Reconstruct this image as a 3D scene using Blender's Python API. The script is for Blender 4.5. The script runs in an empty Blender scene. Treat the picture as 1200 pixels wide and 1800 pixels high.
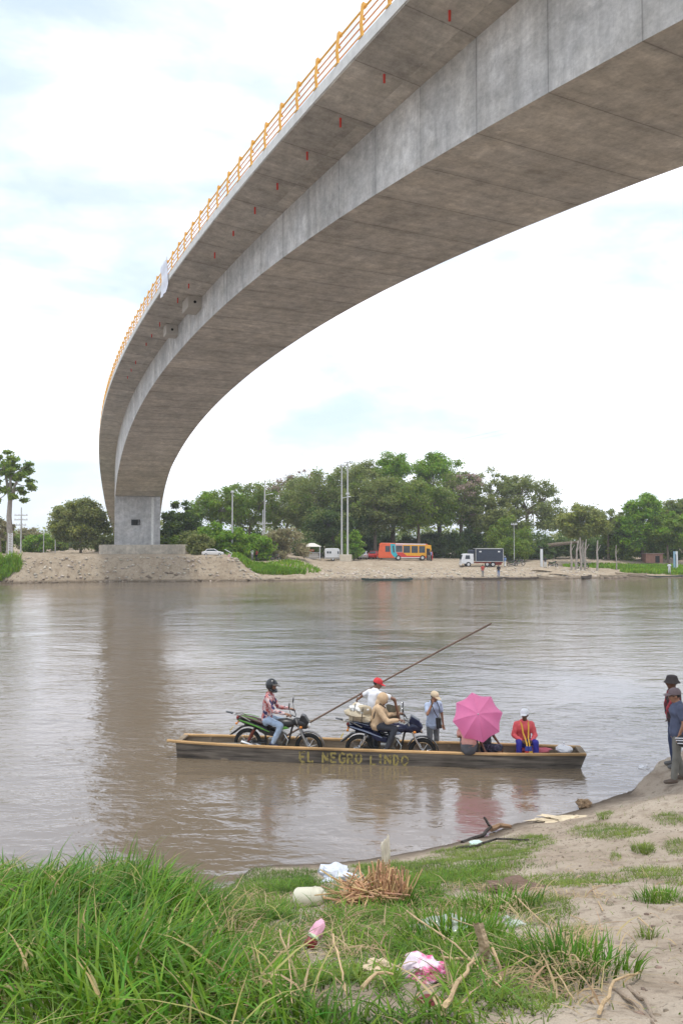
import bpy, math, random
import numpy as np
from mathutils import Vector, Matrix
PI = math.pi
rng = np.random.default_rng(11)
random.seed(5)
scn = bpy.context.scene
COL = scn.collection
# ------------------------------------------------------------------ camera
CZ = 5.3
FPX = 1400.0
cam_d = bpy.data.cameras.new('camera')
cam = bpy.data.objects.new('camera', cam_d); COL.objects.link(cam)
cam.location = (0, 0, CZ)
cam.rotation_euler = (math.radians(90 + 2.045), 0, 0)
cam_d.sensor_fit = 'VERTICAL'; cam_d.sensor_height = 36; cam_d.sensor_width = 24; cam_d.lens = 28
cam_d.clip_start = .1; cam_d.clip_end = 12000
scn.camera = cam
scn.render.resolution_x = 682; scn.render.resolution_y = 1024
# ------------------------------------------------------------------ sky
SUN = Vector((.03, -.13, .95)).normalized()
elev = math.asin(SUN.z); azim = math.atan2(SUN.x, SUN.y)
w = bpy.data.worlds.new('World'); scn.world = w; w.use_nodes = True
nt = w.node_tree; N = nt.nodes; L = nt.links; N.clear()
out = N.new('ShaderNodeOutputWorld'); bg = N.new('ShaderNodeBackground'); bg.inputs['Strength'].default_value = .145
sky = N.new('ShaderNodeTexSky'); sky.sky_type = 'NISHITA'; sky.sun_disc = False
sky.sun_elevation = elev; sky.sun_rotation = azim; sky.air_density = 1.0; sky.dust_density = 1.5
tc = N.new('ShaderNodeTexCoord'); mp = N.new('ShaderNodeMapping'); mp.inputs['Scale'].default_value = (1.2, 1.2, 3.4)
mp.inputs['Location'].default_value = (.45, .3, .1)
n1 = N.new('ShaderNodeTexNoise'); n1.inputs['Scale'].default_value = 2.1; n1.inputs['Detail'].default_value = 7; n1.inputs['Roughness'].default_value = .55
n1.inputs['Distortion'].default_value = .4
cr = N.new('ShaderNodeValToRGB'); cr.color_ramp.elements[0].position = .37; cr.color_ramp.elements[0].color = (.18, .18, .18, 1)
cr.color_ramp.elements[1].position = .57; cr.color_ramp.elements[1].color = (1, 1, 1, 1)
mx = N.new('ShaderNodeMixRGB')
n2 = N.new('ShaderNodeTexNoise'); n2.inputs['Scale'].default_value = 4.2; n2.inputs['Detail'].default_value = 5
cr2 = N.new('ShaderNodeValToRGB'); cr2.color_ramp.elements[0].position = .36; cr2.color_ramp.elements[0].color = (5.4, 5.75, 6.3, 1)
cr2.color_ramp.elements[1].position = .58; cr2.color_ramp.elements[1].color = (8.6, 8.85, 9.5, 1)
pale = N.new('ShaderNodeMixRGB'); pale.inputs['Fac'].default_value = .62; pale.inputs['Color2'].default_value = (4.3, 5.2, 6.0, 1)
L.new(tc.outputs['Generated'], mp.inputs['Vector']); L.new(mp.outputs[0], n1.inputs['Vector']); L.new(mp.outputs[0], n2.inputs['Vector'])
L.new(n1.outputs['Fac'], cr.inputs[0]); L.new(n2.outputs['Fac'], cr2.inputs[0])
L.new(sky.outputs[0], pale.inputs['Color1']); L.new(pale.outputs[0], mx.inputs['Color1'])
L.new(cr.outputs[0], mx.inputs['Fac']); L.new(cr2.outputs[0], mx.inputs['Color2'])
L.new(mx.outputs[0], bg.inputs['Color']); L.new(bg.outputs[0], out.inputs['Surface'])
sd = bpy.data.lights.new('sun', 'SUN'); sd.energy = 1.5; sd.angle = math.radians(7); sd.color = (1, .95, .87)
so = bpy.data.objects.new('sun', sd); COL.objects.link(so)
so.rotation_euler = (-SUN).to_track_quat('-Z', 'Y').to_euler()
scn.view_settings.view_transform = 'Standard'; scn.view_settings.look = 'None'
scn.view_settings.exposure = 0.48; scn.view_settings.gamma = 1; scn.view_settings.use_curve_mapping = False
scn.cycles.max_bounces = 6; scn.cycles.transparent_max_bounces = 8

# ------------------------------------------------------------------ materials
MATS = {}
def M(name, col, rough=.6, metal=0., var=.15, vs=6., bump=0., bs=20., col2=None, trans=0., island=0., spec=.5, thr=None, alpha=1.):
    if name in MATS: return MATS[name]
    m = bpy.data.materials.new(name); m.use_nodes = True; nt = m.node_tree; N = nt.nodes; L = nt.links
    b = N['Principled BSDF']; b.inputs['Roughness'].default_value = rough; b.inputs['Metallic'].default_value = metal
    b.inputs['Specular IOR Level'].default_value = spec
    tc = N.new('ShaderNodeTexCoord')
    n = N.new('ShaderNodeTexNoise'); n.inputs['Scale'].default_value = vs; n.inputs['Detail'].default_value = 5; n.inputs['Roughness'].default_value = .6
    L.new(tc.outputs['Object'], n.inputs['Vector'])
    r = N.new('ShaderNodeValToRGB')
    lo, hi = thr if thr else (.3, .7)
    r.color_ramp.elements[0].position = lo; r.color_ramp.elements[1].position = hi
    c2 = col2 if col2 else tuple(min(1, c * (1 + var)) for c in col)
    c1 = col if col2 else tuple(c * (1 - var) for c in col)
    r.color_ramp.elements[0].color = (*c1, 1); r.color_ramp.elements[1].color = (*c2, 1)
    L.new(n.outputs['Fac'], r.inputs[0])
    src = r.outputs[0]
    if island:
        g = N.new('ShaderNodeNewGeometry'); h = N.new('ShaderNodeHueSaturation')
        mr = N.new('ShaderNodeMapRange'); mr.inputs['To Min'].default_value = 1 - island; mr.inputs['To Max'].default_value = 1 + island
        mh = N.new('ShaderNodeMapRange'); mh.inputs['To Min'].default_value = .47; mh.inputs['To Max'].default_value = .52
        L.new(g.outputs['Random Per Island'], mr.inputs['Value']); L.new(mr.outputs[0], h.inputs['Value'])
        mm = N.new('ShaderNodeMath'); mm.operation = 'FRACT'; m7 = N.new('ShaderNodeMath'); m7.operation = 'MULTIPLY'; m7.inputs[1].default_value = 17.3
        L.new(g.outputs['Random Per Island'], m7.inputs[0]); L.new(m7.outputs[0], mm.inputs[0]); L.new(mm.outputs[0], mh.inputs['Value']); L.new(mh.outputs[0], h.inputs['Hue'])
        L.new(src, h.inputs['Color']); src = h.outputs[0]
    L.new(src, b.inputs['Base Color'])
    if bump:
        n3 = N.new('ShaderNodeTexNoise'); n3.inputs['Scale'].default_value = bs; n3.inputs['Detail'].default_value = 4
        L.new(tc.outputs['Object'], n3.inputs['Vector'])
        bp = N.new('ShaderNodeBump'); bp.inputs['Strength'].default_value = min(1, bump * 10); bp.inputs['Distance'].default_value = .02 if bump < .2 else .08
        L.new(n3.outputs['Fac'], bp.inputs['Height']); L.new(bp.outputs[0], b.inputs['Normal'])
    if alpha < 1:
        b.inputs['Alpha'].default_value = alpha
    if trans:
        t = N.new('ShaderNodeBsdfTranslucent'); mxs = N.new('ShaderNodeMixShader'); mxs.inputs[0].default_value = trans
        L.new(src, t.inputs['Color']); L.new(b.outputs[0], mxs.inputs[1]); L.new(t.outputs[0], mxs.inputs[2])
        L.new(mxs.outputs[0], N['Material Output'].inputs['Surface'])
    MATS[name] = m
    return m

# ------------------------------------------------------------------ mesh collector
def tag(o, label=None, cat=None, group=None, kind=None):
    if label: o['label'] = label
    if cat: o['category'] = cat
    if group: o['group'] = group
    if kind: o['kind'] = kind
    return o
def empty(name, loc=(0, 0, 0), rot=(0, 0, 0), sc=1., label=None, cat=None, group=None):
    o = bpy.data.objects.new(name, None); COL.objects.link(o)
    o.location = loc; o.rotation_euler = rot if hasattr(rot, '__len__') else (0, 0, rot); o.scale = (sc, sc, sc)
    o.empty_display_size = .2
    return tag(o, label, cat, group)
def link(name, me, mat, parent=None, loc=None, rot=None):
    o = bpy.data.objects.new(name, me); COL.objects.link(o)
    if mat is not None:
        for m in (mat if isinstance(mat, (list, tuple)) else [mat]): me.materials.append(m)
    if parent is not None: o.parent = parent
    if loc is not None: o.location = loc
    if rot is not None: o.rotation_euler = rot
    return o
def frame(d):
    d = np.asarray(d, float); d = d / (np.linalg.norm(d) + 1e-9)
    a = np.array([0, 0, 1.]) if abs(d[2]) < .9 else np.array([1., 0, 0])
    u = np.cross(a, d); u /= np.linalg.norm(u); v = np.cross(d, u)
    return d, u, v
class MB:
    def __init__(s): s.v = []; s.f = []; s.mi = []; s.cur = 0
    def add(s, vs, fs):
        b = len(s.v); s.v += [tuple(map(float, p)) for p in vs]; s.f += [tuple(b + i for i in f) for f in fs]; s.mi += [s.cur] * len(fs); return s
    def box(s, c, d, rz=0, ry=0, rx=0):
        R = Matrix.Rotation(rz, 3, 'Z') @ Matrix.Rotation(ry, 3, 'Y') @ Matrix.Rotation(rx, 3, 'X')
        vs = [Vector(c) + R @ Vector((x * d[0] / 2, y * d[1] / 2, z * d[2] / 2)) for x in (-1, 1) for y in (-1, 1) for z in (-1, 1)]
        return s.add(vs, [(0, 1, 3, 2), (4, 6, 7, 5), (0, 4, 5, 1), (2, 3, 7, 6), (0, 2, 6, 4), (1, 5, 7, 3)])
    def tube(s, pts, r, n=8, cap=True, flat=1.):
        pts = [np.asarray(p, float) for p in pts]; k = len(pts)
        rr = r if hasattr(r, '__len__') else [r] * k
        vs = []; pu = None
        for i in range(k):
            d = pts[min(i + 1, k - 1)] - pts[max(i - 1, 0)]
            d, u, v = frame(d)
            if pu is not None:
                u = pu - d * np.dot(pu, d); nn = np.linalg.norm(u)
                u = u / nn if nn > 1e-6 else frame(d)[1]
                v = np.cross(d, u)
            pu = u
            for j in range(n):
                a = 2 * PI * j / n
                vs.append(pts[i] + (u * math.cos(a) + v * math.sin(a) * flat) * rr[i])
        fs = [(i * n + j, i * n + (j + 1) % n, (i + 1) * n + (j + 1) % n, (i + 1) * n + j) for i in range(k - 1) for j in range(n)]
        if cap: fs += [tuple(range(n - 1, -1, -1)), tuple((k - 1) * n + j for j in range(n))]
        return s.add(vs, fs)
    def loft(s, rings, n=12, lat=(0, 1, 0)):
        # rings: (centre, fore-aft radius, lateral radius); round ends
        k = len(rings); P = [np.asarray(r[0], float) for r in rings]; vs = []
        lat = np.asarray(lat, float)
        R = []
        d0 = P[1] - P[0]; d0 /= np.linalg.norm(d0); d1 = P[-1] - P[-2]; d1 /= np.linalg.norm(d1)
        m0 = min(rings[0][1], rings[0][2]); m1 = min(rings[-1][1], rings[-1][2])
        R.append((P[0] - d0 * m0 * .85, rings[0][1] * .45, rings[0][2] * .5)); R.append((P[0] - d0 * m0 * .5, rings[0][1] * .82, rings[0][2] * .86))
        R += [(P[i], rings[i][1], rings[i][2]) for i in range(k)]
        R.append((P[-1] + d1 * m1 * .5, rings[-1][1] * .82, rings[-1][2] * .86)); R.append((P[-1] + d1 * m1 * .85, rings[-1][1] * .45, rings[-1][2] * .5))
        K = len(R)
        for i in range(K):
            d = R[min(i + 1, K - 1)][0] - R[max(i - 1, 0)][0]; d = d / np.linalg.norm(d)
            v = lat - d * np.dot(lat, d); nv = np.linalg.norm(v)
            v = v / nv if nv > .15 else frame(d)[1]
            u = np.cross(v, d)
            for j in range(n):
                a = 2 * PI * j / n
                vs.append(R[i][0] + u * math.cos(a) * R[i][1] + v * math.sin(a) * R[i][2])
        fs = [(i * n + j, i * n + (j + 1) % n, (i + 1) * n + (j + 1) % n, (i + 1) * n + j) for i in range(K - 1) for j in range(n)]
        fs += [tuple(range(n - 1, -1, -1)), tuple((K - 1) * n + j for j in range(n))]
        return s.add(vs, fs)
    def cap(s, a, b, ra, rb=None, n=10, lat=(0, 1, 0)):
        rb = ra if rb is None else rb
        return s.loft([(a, ra, ra), (b, rb, rb)], n, lat)
    def ell(s, c, r, n=12, m=8, rot=None):
        vs = []; R = rot if rot is not None else Matrix.Identity(3); c = Vector(c)
        for i in range(1, m):
            t = PI * i / m
            for j in range(n):
                p = 2 * PI * j / n
                vs.append(c + R @ Vector((r[0] * math.sin(t) * math.cos(p), r[1] * math.sin(t) * math.sin(p), r[2] * math.cos(t))))
        vs.append(c + R @ Vector((0, 0, r[2]))); vs.append(c + R @ Vector((0, 0, -r[2])))
        T = (m - 1) * n; fs = [(i * n + j, (i + 1) * n + j, (i + 1) * n + (j + 1) % n, i * n + (j + 1) % n) for i in range(m - 2) for j in range(n)]
        fs += [(T, j, (j + 1) % n) for j in range(n)] + [(T + 1, (m - 2) * n + (j + 1) % n, (m - 2) * n + j) for j in range(n)]
        return s.add(vs, fs)
    def prism(s, prof, y0, y1, ax='y'):
        # prof: (x,z) outline extruded along y
        n = len(prof)
        A = [(p[0], y0, p[1]) for p in prof] + [(p[0], y1, p[1]) for p in prof]
        if ax == 'z': A = [(p[0], p[1], y0) for p in prof] + [(p[0], p[1], y1) for p in prof]
        return s.add(A, [tuple(range(n)), tuple(range(2 * n - 1, n - 1, -1))] + [(i, n + i, n + (i + 1) % n, (i + 1) % n) for i in range(n)])
    def lathe(s, prof, c=(0, 0, 0), n=20, axis='z'):
        vs = []
        for r, h in prof:
            for j in range(n):
                a = 2 * PI * j / n; x, y = r * math.cos(a), r * math.sin(a)
                vs.append((c[0] + x, c[1] + y, c[2] + h) if axis == 'z' else (c[0] + x, c[1] + h, c[2] + y))
        k = len(prof)
        fs = [(i * n + j, i * n + (j + 1) % n, (i + 1) * n + (j + 1) % n, (i + 1) * n + j) for i in range(k - 1) for j in range(n)]
        return s.add(vs, fs)
    def torus(s, c, R, r, n=28, m=8, ry=1., axis='y', a0=0, a1=2 * PI, wide=1.):
        vs = []; full = abs(a1 - a0 - 2 * PI) < 1e-6; k = n if full else n + 1
        for i in range(k):
            a = a0 + (a1 - a0) * i / n
            for j in range(m):
                b = 2 * PI * j / m; q = R + r * math.cos(b); h = r * math.sin(b) * wide
                vs.append((c[0] + q * math.cos(a), c[1] + h, c[2] + q * math.sin(a)))
        fs = [(i * m + j, ((i + 1) % k) * m + j, ((i + 1) % k) * m + (j + 1) % m, i * m + (j + 1) % m) for i in range(n) for j in range(m)]
        if not full: fs += [tuple(range(m)), tuple(range(n * m + m - 1, n * m - 1, -1))]
        return s.add(vs, fs)
    def mesh(s, smooth=True):
        me = bpy.data.meshes.new('mesh'); me.from_pydata(s.v, [], s.f); me.update()
        if any(s.mi): me.polygons.foreach_set('material_index', s.mi)
        import bmesh
        bm = bmesh.new(); bm.from_mesh(me); bmesh.ops.recalc_face_normals(bm, faces=bm.faces); bm.to_mesh(me); bm.free()
        if smooth:
            me.polygons.foreach_set('use_smooth', [True] * len(me.polygons)); me.set_sharp_from_angle(angle=math.radians(38))
        return me
    def build(s, name, mat, parent=None, smooth=True, bevel=0, loc=None, rot=None):
        o = link(name, s.mesh(smooth), mat, parent, loc, rot)
        if bevel:
            b = o.modifiers.new('bevel', 'BEVEL'); b.width = bevel; b.segments = 2; b.limit_method = 'ANGLE'; b.angle_limit = math.radians(35)
        return o
    def remesh(s, name, mat, parent, vox=.016, smooth_it=3, extra=None, wob=0.):
        me = s.mesh(False); o = link(name + '_tmp', me, None)
        r = o.modifiers.new('r', 'REMESH'); r.mode = 'VOXEL'; r.voxel_size = vox
        sm = o.modifiers.new('s', 'SMOOTH'); sm.factor = .5; sm.iterations = smooth_it
        dg = bpy.context.evaluated_depsgraph_get()
        m2 = bpy.data.meshes.new_from_object(o.evaluated_get(dg))
        bpy.data.objects.remove(o); bpy.data.meshes.remove(me)
        if wob:
            n = len(m2.vertices); co = np.empty(n * 3); m2.vertices.foreach_get('co', co); co = co.reshape(-1, 3)
            no = np.empty(n * 3); m2.vertices.foreach_get('normal', no); no = no.reshape(-1, 3)
            k = np.sin(co[:, 2] * 23 + co[:, 0] * 31 + 2.5 * np.sin(co[:, 1] * 13 + co[:, 2] * 9)) * .5 + np.sin(co[:, 2] * 37 - co[:, 0] * 57 + 2 * np.sin(co[:, 1] * 31)) * .35 + np.sin(co[:, 1] * 61 + co[:, 0] * 43) * .15
            co += no * (k * wob)[:, None]; m2.vertices.foreach_set('co', co.ravel())
        if extra is not None:
            v = [tuple(x.co) for x in m2.vertices]; f = [tuple(p.vertices) for p in m2.polygons]
            b = len(v); v += extra.v; f += [tuple(b + i for i in q) for q in extra.f]
            m3 = bpy.data.meshes.new('mesh'); m3.from_pydata(v, [], f); m3.update(); bpy.data.meshes.remove(m2); m2 = m3
        m2.materials.clear(); m2.polygons.foreach_set('use_smooth', [True] * len(m2.polygons))
        return link(name, m2, mat, parent)
def raw_mesh(name, V, F, mat, parent=None, smooth=False):
    me = bpy.data.meshes.new(name); V = np.ascontiguousarray(V, np.float32); F = np.ascontiguousarray(F, np.int32)
    k = F.shape[1]
    me.vertices.add(len(V)); me.vertices.foreach_set('co', V.ravel())
    me.loops.add(F.size); me.loops.foreach_set('vertex_index', F.ravel())
    me.polygons.add(len(F)); me.polygons.foreach_set('loop_start', np.arange(0, F.size, k, dtype=np.int32)); me.polygons.foreach_set('loop_total', np.full(len(F), k, np.int32))
    me.update(calc_edges=True)
    if smooth: me.polygons.foreach_set('use_smooth', [True] * len(F))
    return link(name, me, mat, parent)
def copy_tree(o, parent=None):
    c = o.copy(); COL.objects.link(c); c.parent = parent
    for ch in list(o.children): copy_tree(ch, c)
    return c

def sst(x, a, b):
    t = np.clip((x - a) / (b - a), 0, 1); return t * t * (3 - 2 * t)
def vnoise(x, y, seed=0):
    # smooth value noise
    xi = np.floor(x).astype(int); yi = np.floor(y).astype(int); fx = x - xi; fy = y - yi
    def h(a, b):
        n = (a * 374761393 + b * 668265263 + seed * 1442695) & 0x7fffffff
        n = ((n ^ (n >> 13)) * 1274126177) & 0x7fffffff
        return ((n ^ (n >> 16)) & 0xffff) / 65535.
    fx = fx * fx * (3 - 2 * fx); fy = fy * fy * (3 - 2 * fy)
    return (h(xi, yi) * (1 - fx) + h(xi + 1, yi) * fx) * (1 - fy) + (h(xi, yi + 1) * (1 - fx) + h(xi + 1, yi + 1) * fx) * fy
def fbm(x, y, seed=0, o=4):
    r = 0; a = .5
    for i in range(o): r = r + a * vnoise(x * 2 ** i, y * 2 ** i, seed + i); a *= .5
    return r

# ------------------------------------------------------------------ terrain functions
def shore_near(X): return np.interp(X, [-30, -6, -3, -1, 0, .87, 2.6, 3.24, 4.5, 5.4, 6.15, 7.9, 12, 30], [11, 12.4, 13.0, 13.2, 13.3, 13.6, 14.5, 15.1, 15.8, 16.5, 17.1, 19, 23, 36])
def zn(X, Y, rough=True):
    X = np.asarray(X, float); Y = np.asarray(Y, float)
    S = shore_near(X); Ye = np.where(Y < 3, Y, 3 + (Y - 3) * 12.8 / (S - 3))
    zr = np.interp(Ye, [-40, 0, 2.7, 5.5, 9, 12.5, 15.2, 15.8, 19, 26], [4.3, 3.75, 3.66, 2.75, 1.76, .84, .13, 0, -1, -2.4])
    zl = np.interp(Y - (X + 3) * .05, [-40, 0, 2.7, 4.5, 6.3, 7.2, 9, 10.6, 13, 26], [4.3, 3.75, 3.66, 3.18, 2.56, 2.02, .85, 0, -1.3, -2.5])
    k = np.where(Y > 1, sst(X / np.maximum(Y, 1), -.23, -.10), .5)
    z = zl * (1 - k) + zr * k
    z = z + .26 * np.exp(-((Y - 13.7 - .1 * (X - 5)) / .9) ** 2) * sst(X, 3.6, 6)
    led = .46 * sst(16.9 + (X - 6) * 1.05 - Y + .25 * (fbm(X * 3, Y * 3, 8) - .5), 0, .3) * sst(X, 5.5, 7.0)
    z = np.where((Y > 13) & (led > .05), np.maximum(z, led), z)
    if rough:
        a = sst(z, .02, .5)
        z = z + a * ((fbm(X * .9, Y * .9, 3) - .47) * .22 + (fbm(X * 4, Y * 4, 9) - .47) * .07)
        z = z + .05 * (fbm(X * 2.2, Y * 2.2, 5) - .47) * (z > -.3)
    return z
def shore_far(X):
    return np.interp(X, [-600, -60, -41, -29, -12, -4, 16, 32, 49, 90, 700], [160, 103, 99, 102.5, 104.5, 106, 109, 111, 114, 122, 220])
def zf(X, Y, rough=True):
    X = np.asarray(X, float); Y = np.asarray(Y, float)
    u = X / np.maximum(Y, 20); jag = (fbm(X * .35, X * 0 + 3.3, 41) - .47) * 2.0 + (fbm(X * 1.4, X * 0 + 8.3, 4) - .47) * .8
    d = Y - shore_far(X) + jag
    zl = np.interp(d, [-30, -6, 0, .3, 2.6, 4.5, 80], [-5, -1.5, 0, .5, 2.95, 3.2, 3.3])
    zm = np.interp(d, [-30, -6, 0, 2, 7, 12, 22, 80], [-5, -1.5, 0, .7, 1.7, 2.2, 2.7, 3.2])
    zr = np.interp(d, [-30, -6, 0, 3, 9, 15.5, 19.5, 24, 80], [-5, -1.5, 0, .55, 1.0, 1.2, 1.85, 2.0, 2.4])
    k1 = sst(u, -.135, -.105); k2 = sst(u, -.06, -.02)
    z = zl * (1 - k1) + zm * k1; z = z * (1 - k2) + zr * k2
    z = z + sst(Y, 180, 420) * 2.5
    if rough: z = z + np.where(z > .05, 1, 0) * ((fbm(X * .5, Y * .5, 13) - .47) * .35 + (fbm(X * 2, Y * 2, 15) - .47) * .18)
    return z
TH = math.radians(2.045)
def ray(px, py):
    b = 900 - py; d = FPX * math.cos(TH) - b * math.sin(TH)
    return ((px - 600) / d, (FPX * math.sin(TH) + b * math.cos(TH)) / d)
def near_pt(px, py):
    u, v = ray(px, py)
    for Y in np.arange(1.8, 22, .02):
        if CZ + v * Y <= max(0., float(zn(u * Y, Y))): return (u * Y, Y, max(0., float(zn(u * Y, Y))))
    return (u * 15, 15, 0)
def at(px, Y, py): u, v = ray(px, py); return (u * Y, Y, CZ + v * Y)
def gridmesh(name, xs, ys, fz, mat):
    X, Y = np.meshgrid(xs, ys); Z = fz(X, Y)
    V = np.stack([X, Y, Z], -1).reshape(-1, 3); nx = len(xs); ny = len(ys)
    I = np.arange(nx * ny).reshape(ny, nx)
    F = np.stack([I[:-1, :-1], I[:-1, 1:], I[1:, 1:], I[1:, :-1]], -1).reshape(-1, 4)
    return raw_mesh(name, V, F, mat, smooth=True)
# ------------------------------------------------------------------ ground, banks, water
def ground_mat(name, base, dark, light, bump=.5, green=None, wetz=None, scl=1.):
    m = bpy.data.materials.new(name); m.use_nodes = True; nt = m.node_tree; N = nt.nodes; L = nt.links
    b = N['Principled BSDF']; b.inputs['Roughness'].default_value = .95; b.inputs['Specular IOR Level'].default_value = .2
    tc = N.new('ShaderNodeTexCoord')
    def noise(s, d=6, r=.6):
        n = N.new('ShaderNodeTexNoise'); n.inputs['Scale'].default_value = s * scl; n.inputs['Detail'].default_value = d; n.inputs['Roughness'].default_value = r
        L.new(tc.outputs['Object'], n.inputs['Vector']); return n
    def mix(f, a, c, t='MIX'):
        x = N.new('ShaderNodeMixRGB'); x.blend_type = t
        if isinstance(f, float): x.inputs[0].default_value = f
        else: L.new(f, x.inputs[0])
        for i, s in ((1, a), (2, c)):
            if isinstance(s, tuple): x.inputs[i].default_value = (*s, 1)
            else: L.new(s, x.inputs[i])
        return x.outputs[0]
    def ramp(s, a, c):
        r = N.new('ShaderNodeMapRange'); r.inputs['From Min'].default_value = a; r.inputs['From Max'].default_value = c; L.new(s, r.inputs['Value']); return r.outputs[0]
    n1 = noise(.8); n2 = noise(7); n3 = noise(45, 3); n4 = noise(2.2, 8, .7)
    c = mix(ramp(n1.outputs['Fac'], .35, .65), base, light)
    c = mix(ramp(n4.outputs['Fac'], .5, .68), c, dark)
    c = mix(ramp(n2.outputs['Fac'], .56, .66), c, tuple(x * .72 for x in base))
    c = mix(ramp(n3.outputs['Fac'], .62, .7), c, tuple(x * .45 for x in base))
    if green:
        n5 = noise(1.1, 8, .65); c = mix(ramp(n5.outputs['Fac'], .57, .66), c, green)
    if wetz:
        sp = N.new('ShaderNodeSeparateXYZ'); L.new(tc.outputs['Object'], sp.inputs[0])
        wz = ramp(sp.outputs['Z'], wetz, .02); c = mix(wz, c, tuple(x * .45 for x in dark))
    L.new(c, b.inputs['Base Color'])
    ad = N.new('ShaderNodeMath'); ad.operation = 'ADD'; L.new(n2.outputs['Fac'], ad.inputs[0]); L.new(n3.outputs['Fac'], ad.inputs[1])
    bp = N.new('ShaderNodeBump'); bp.inputs['Strength'].default_value = bump; bp.inputs['Distance'].default_value = .05 / scl
    L.new(ad.outputs[0], bp.inputs['Height']); L.new(bp.outputs[0], b.inputs['Normal'])
    return m
m_sand = ground_mat('sandy_soil', (.35, .285, .22), (.25, .195, .145), (.44, .375, .30), wetz=.18)
m_far = ground_mat('far_bank_soil', (.35, .28, .20), (.25, .19, .13), (.43, .355, .265), bump=.8, wetz=.35, scl=.5)
xs = np.concatenate([np.linspace(-45, -7, 60)[:-1], np.linspace(-7, 9.5, 420)[:-1], np.linspace(9.5, 45, 60)])
ys = np.concatenate([np.linspace(-30, 1.5, 40)[:-1], np.linspace(1.5, 19.5, 480)[:-1], np.linspace(19.5, 50, 40)])
tag(gridmesh('ground', xs, ys, zn, m_sand), kind='structure')
xs = np.concatenate([-np.geomspace(5000, 75, 40)[:-1], np.linspace(-75, 75, 520)[:-1], np.geomspace(75, 5000, 40)])
ys = np.concatenate([np.linspace(80, 98, 20)[:-1], np.linspace(98, 145, 220)[:-1], np.linspace(145, 260, 70)[:-1], np.geomspace(260, 9000, 30)])
tag(gridmesh('far_bank', xs, ys, zf, m_far), kind='structure')
# distant ridge
def zr(X, Y): return 3 + 62 * np.exp(-((Y - 3600) / 500) ** 2) * (.35 + fbm(X / 500, Y * 0 + 2, 3)) 
m_hill = M('hill_woods', (.05, .085, .06), .9, vs=.01, var=.3)
tag(gridmesh('hills', np.linspace(-4200, 3600, 160), np.linspace(2400, 4800, 30), zr, m_hill), kind='structure')

m = bpy.data.materials.new('river_water'); m.use_nodes = True; nt = m.node_tree; N = nt.nodes; L = nt.links
b = N['Principled BSDF']; b.inputs['Roughness'].default_value = .10; b.inputs['IOR'].default_value = 2.05; b.inputs['Specular Tint'].default_value = (.82, .83, 1, 1)
tc = N.new('ShaderNodeTexCoord')
def wn(s, sc, d=3, r=.55, dist=0.):
    mp = N.new('ShaderNodeMapping'); mp.inputs['Scale'].default_value = sc; mp.inputs['Rotation'].default_value = (0, 0, .12)
    n = N.new('ShaderNodeTexNoise'); n.inputs['Scale'].default_value = s; n.inputs['Detail'].default_value = d; n.inputs['Roughness'].default_value = r; n.inputs['Distortion'].default_value = dist
    L.new(tc.outputs['Object'], mp.inputs[0]); L.new(mp.outputs[0], n.inputs['Vector']); return n.outputs['Fac']
def mth(op, a, c):
    x = N.new('ShaderNodeMath'); x.operation = op
    for i, s in ((0, a), (1, c)):
        if isinstance(s, (int, float)): x.inputs[i].default_value = s
        else: L.new(s, x.inputs[i])
    return x.outputs[0]
mud = wn(.05, (1, .6, 1), 5); cr = N.new('ShaderNodeValToRGB'); cr.color_ramp.elements[0].position = .35; cr.color_ramp.elements[1].position = .65
cr.color_ramp.elements[0].color = (.16, .125, .085, 1); cr.color_ramp.elements[1].color = (.19, .15, .106, 1)
L.new(mud, cr.inputs[0]); L.new(cr.outputs[0], b.inputs['Base Color'])
patch = wn(.16, (.5, 1.2, 1), 4, .6, .8)
pr = N.new('ShaderNodeMapRange'); pr.inputs['From Min'].default_value = .38; pr.inputs['From Max'].default_value = .62; pr.inputs['To Min'].default_value = .45; pr.inputs['To Max'].default_value = 1.25
L.new(patch, pr.inputs['Value'])
rip = mth('ADD', mth('ADD', mth('MULTIPLY', wn(1.1, (.45, 1, 1), 3, .5, .6), 1.5), mth('MULTIPLY', wn(3.6, (.55, 1, 1), 3, .55, .5), .8)), mth('MULTIPLY', wn(13., (.6, 1, 1), 2), .16))
bp = N.new('ShaderNodeBump'); bp.inputs['Strength'].default_value = 1; bp.inputs['Distance'].default_value = .027
L.new(mth('MULTIPLY', rip, pr.outputs[0]), bp.inputs['Height']); L.new(bp.outputs[0], b.inputs['Normal'])
m_water = m
wv = np.array([(-5000, -400, 0), (5000, -400, 0), (5000, 230, 0), (-5000, 230, 0)], float)
tag(raw_mesh('river', wv, [(0, 1, 2, 3)], m_water), kind='structure')

# ------------------------------------------------------------------ bridge
BP = [16.2615, 6.1381, -0.5153, 0.2393, -0.0422, -0.0038, 123.5907, 2.3726, 13.4273, 5.3028, -3.3533, -1.0992, 1.8115, 4.3332, 0.4712, 12.7226, 0.273]
_s = np.arange(-60, 260, .25)
def azi(s): t = s / 100; return BP[2] + BP[3] * t + BP[4] * t * t + BP[5] * t ** 3
_a = azi(_s); _i0 = int(60 / .25)
_x = np.concatenate([[0], np.cumsum(np.sin((_a[1:] + _a[:-1]) / 2) * .25)]); _y = np.concatenate([[0], np.cumsum(np.cos((_a[1:] + _a[:-1]) / 2) * .25)])
_x += BP[0] - _x[_i0]; _y += BP[1] - _y[_i0]
def bz(s):
    t = np.minimum(s, 172) / 100; z = BP[8] + BP[9] * t + BP[10] * t * t + BP[11] * t ** 3
    s2 = np.maximum(s - 172, 0); return CZ + z - .13 * s2
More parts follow.
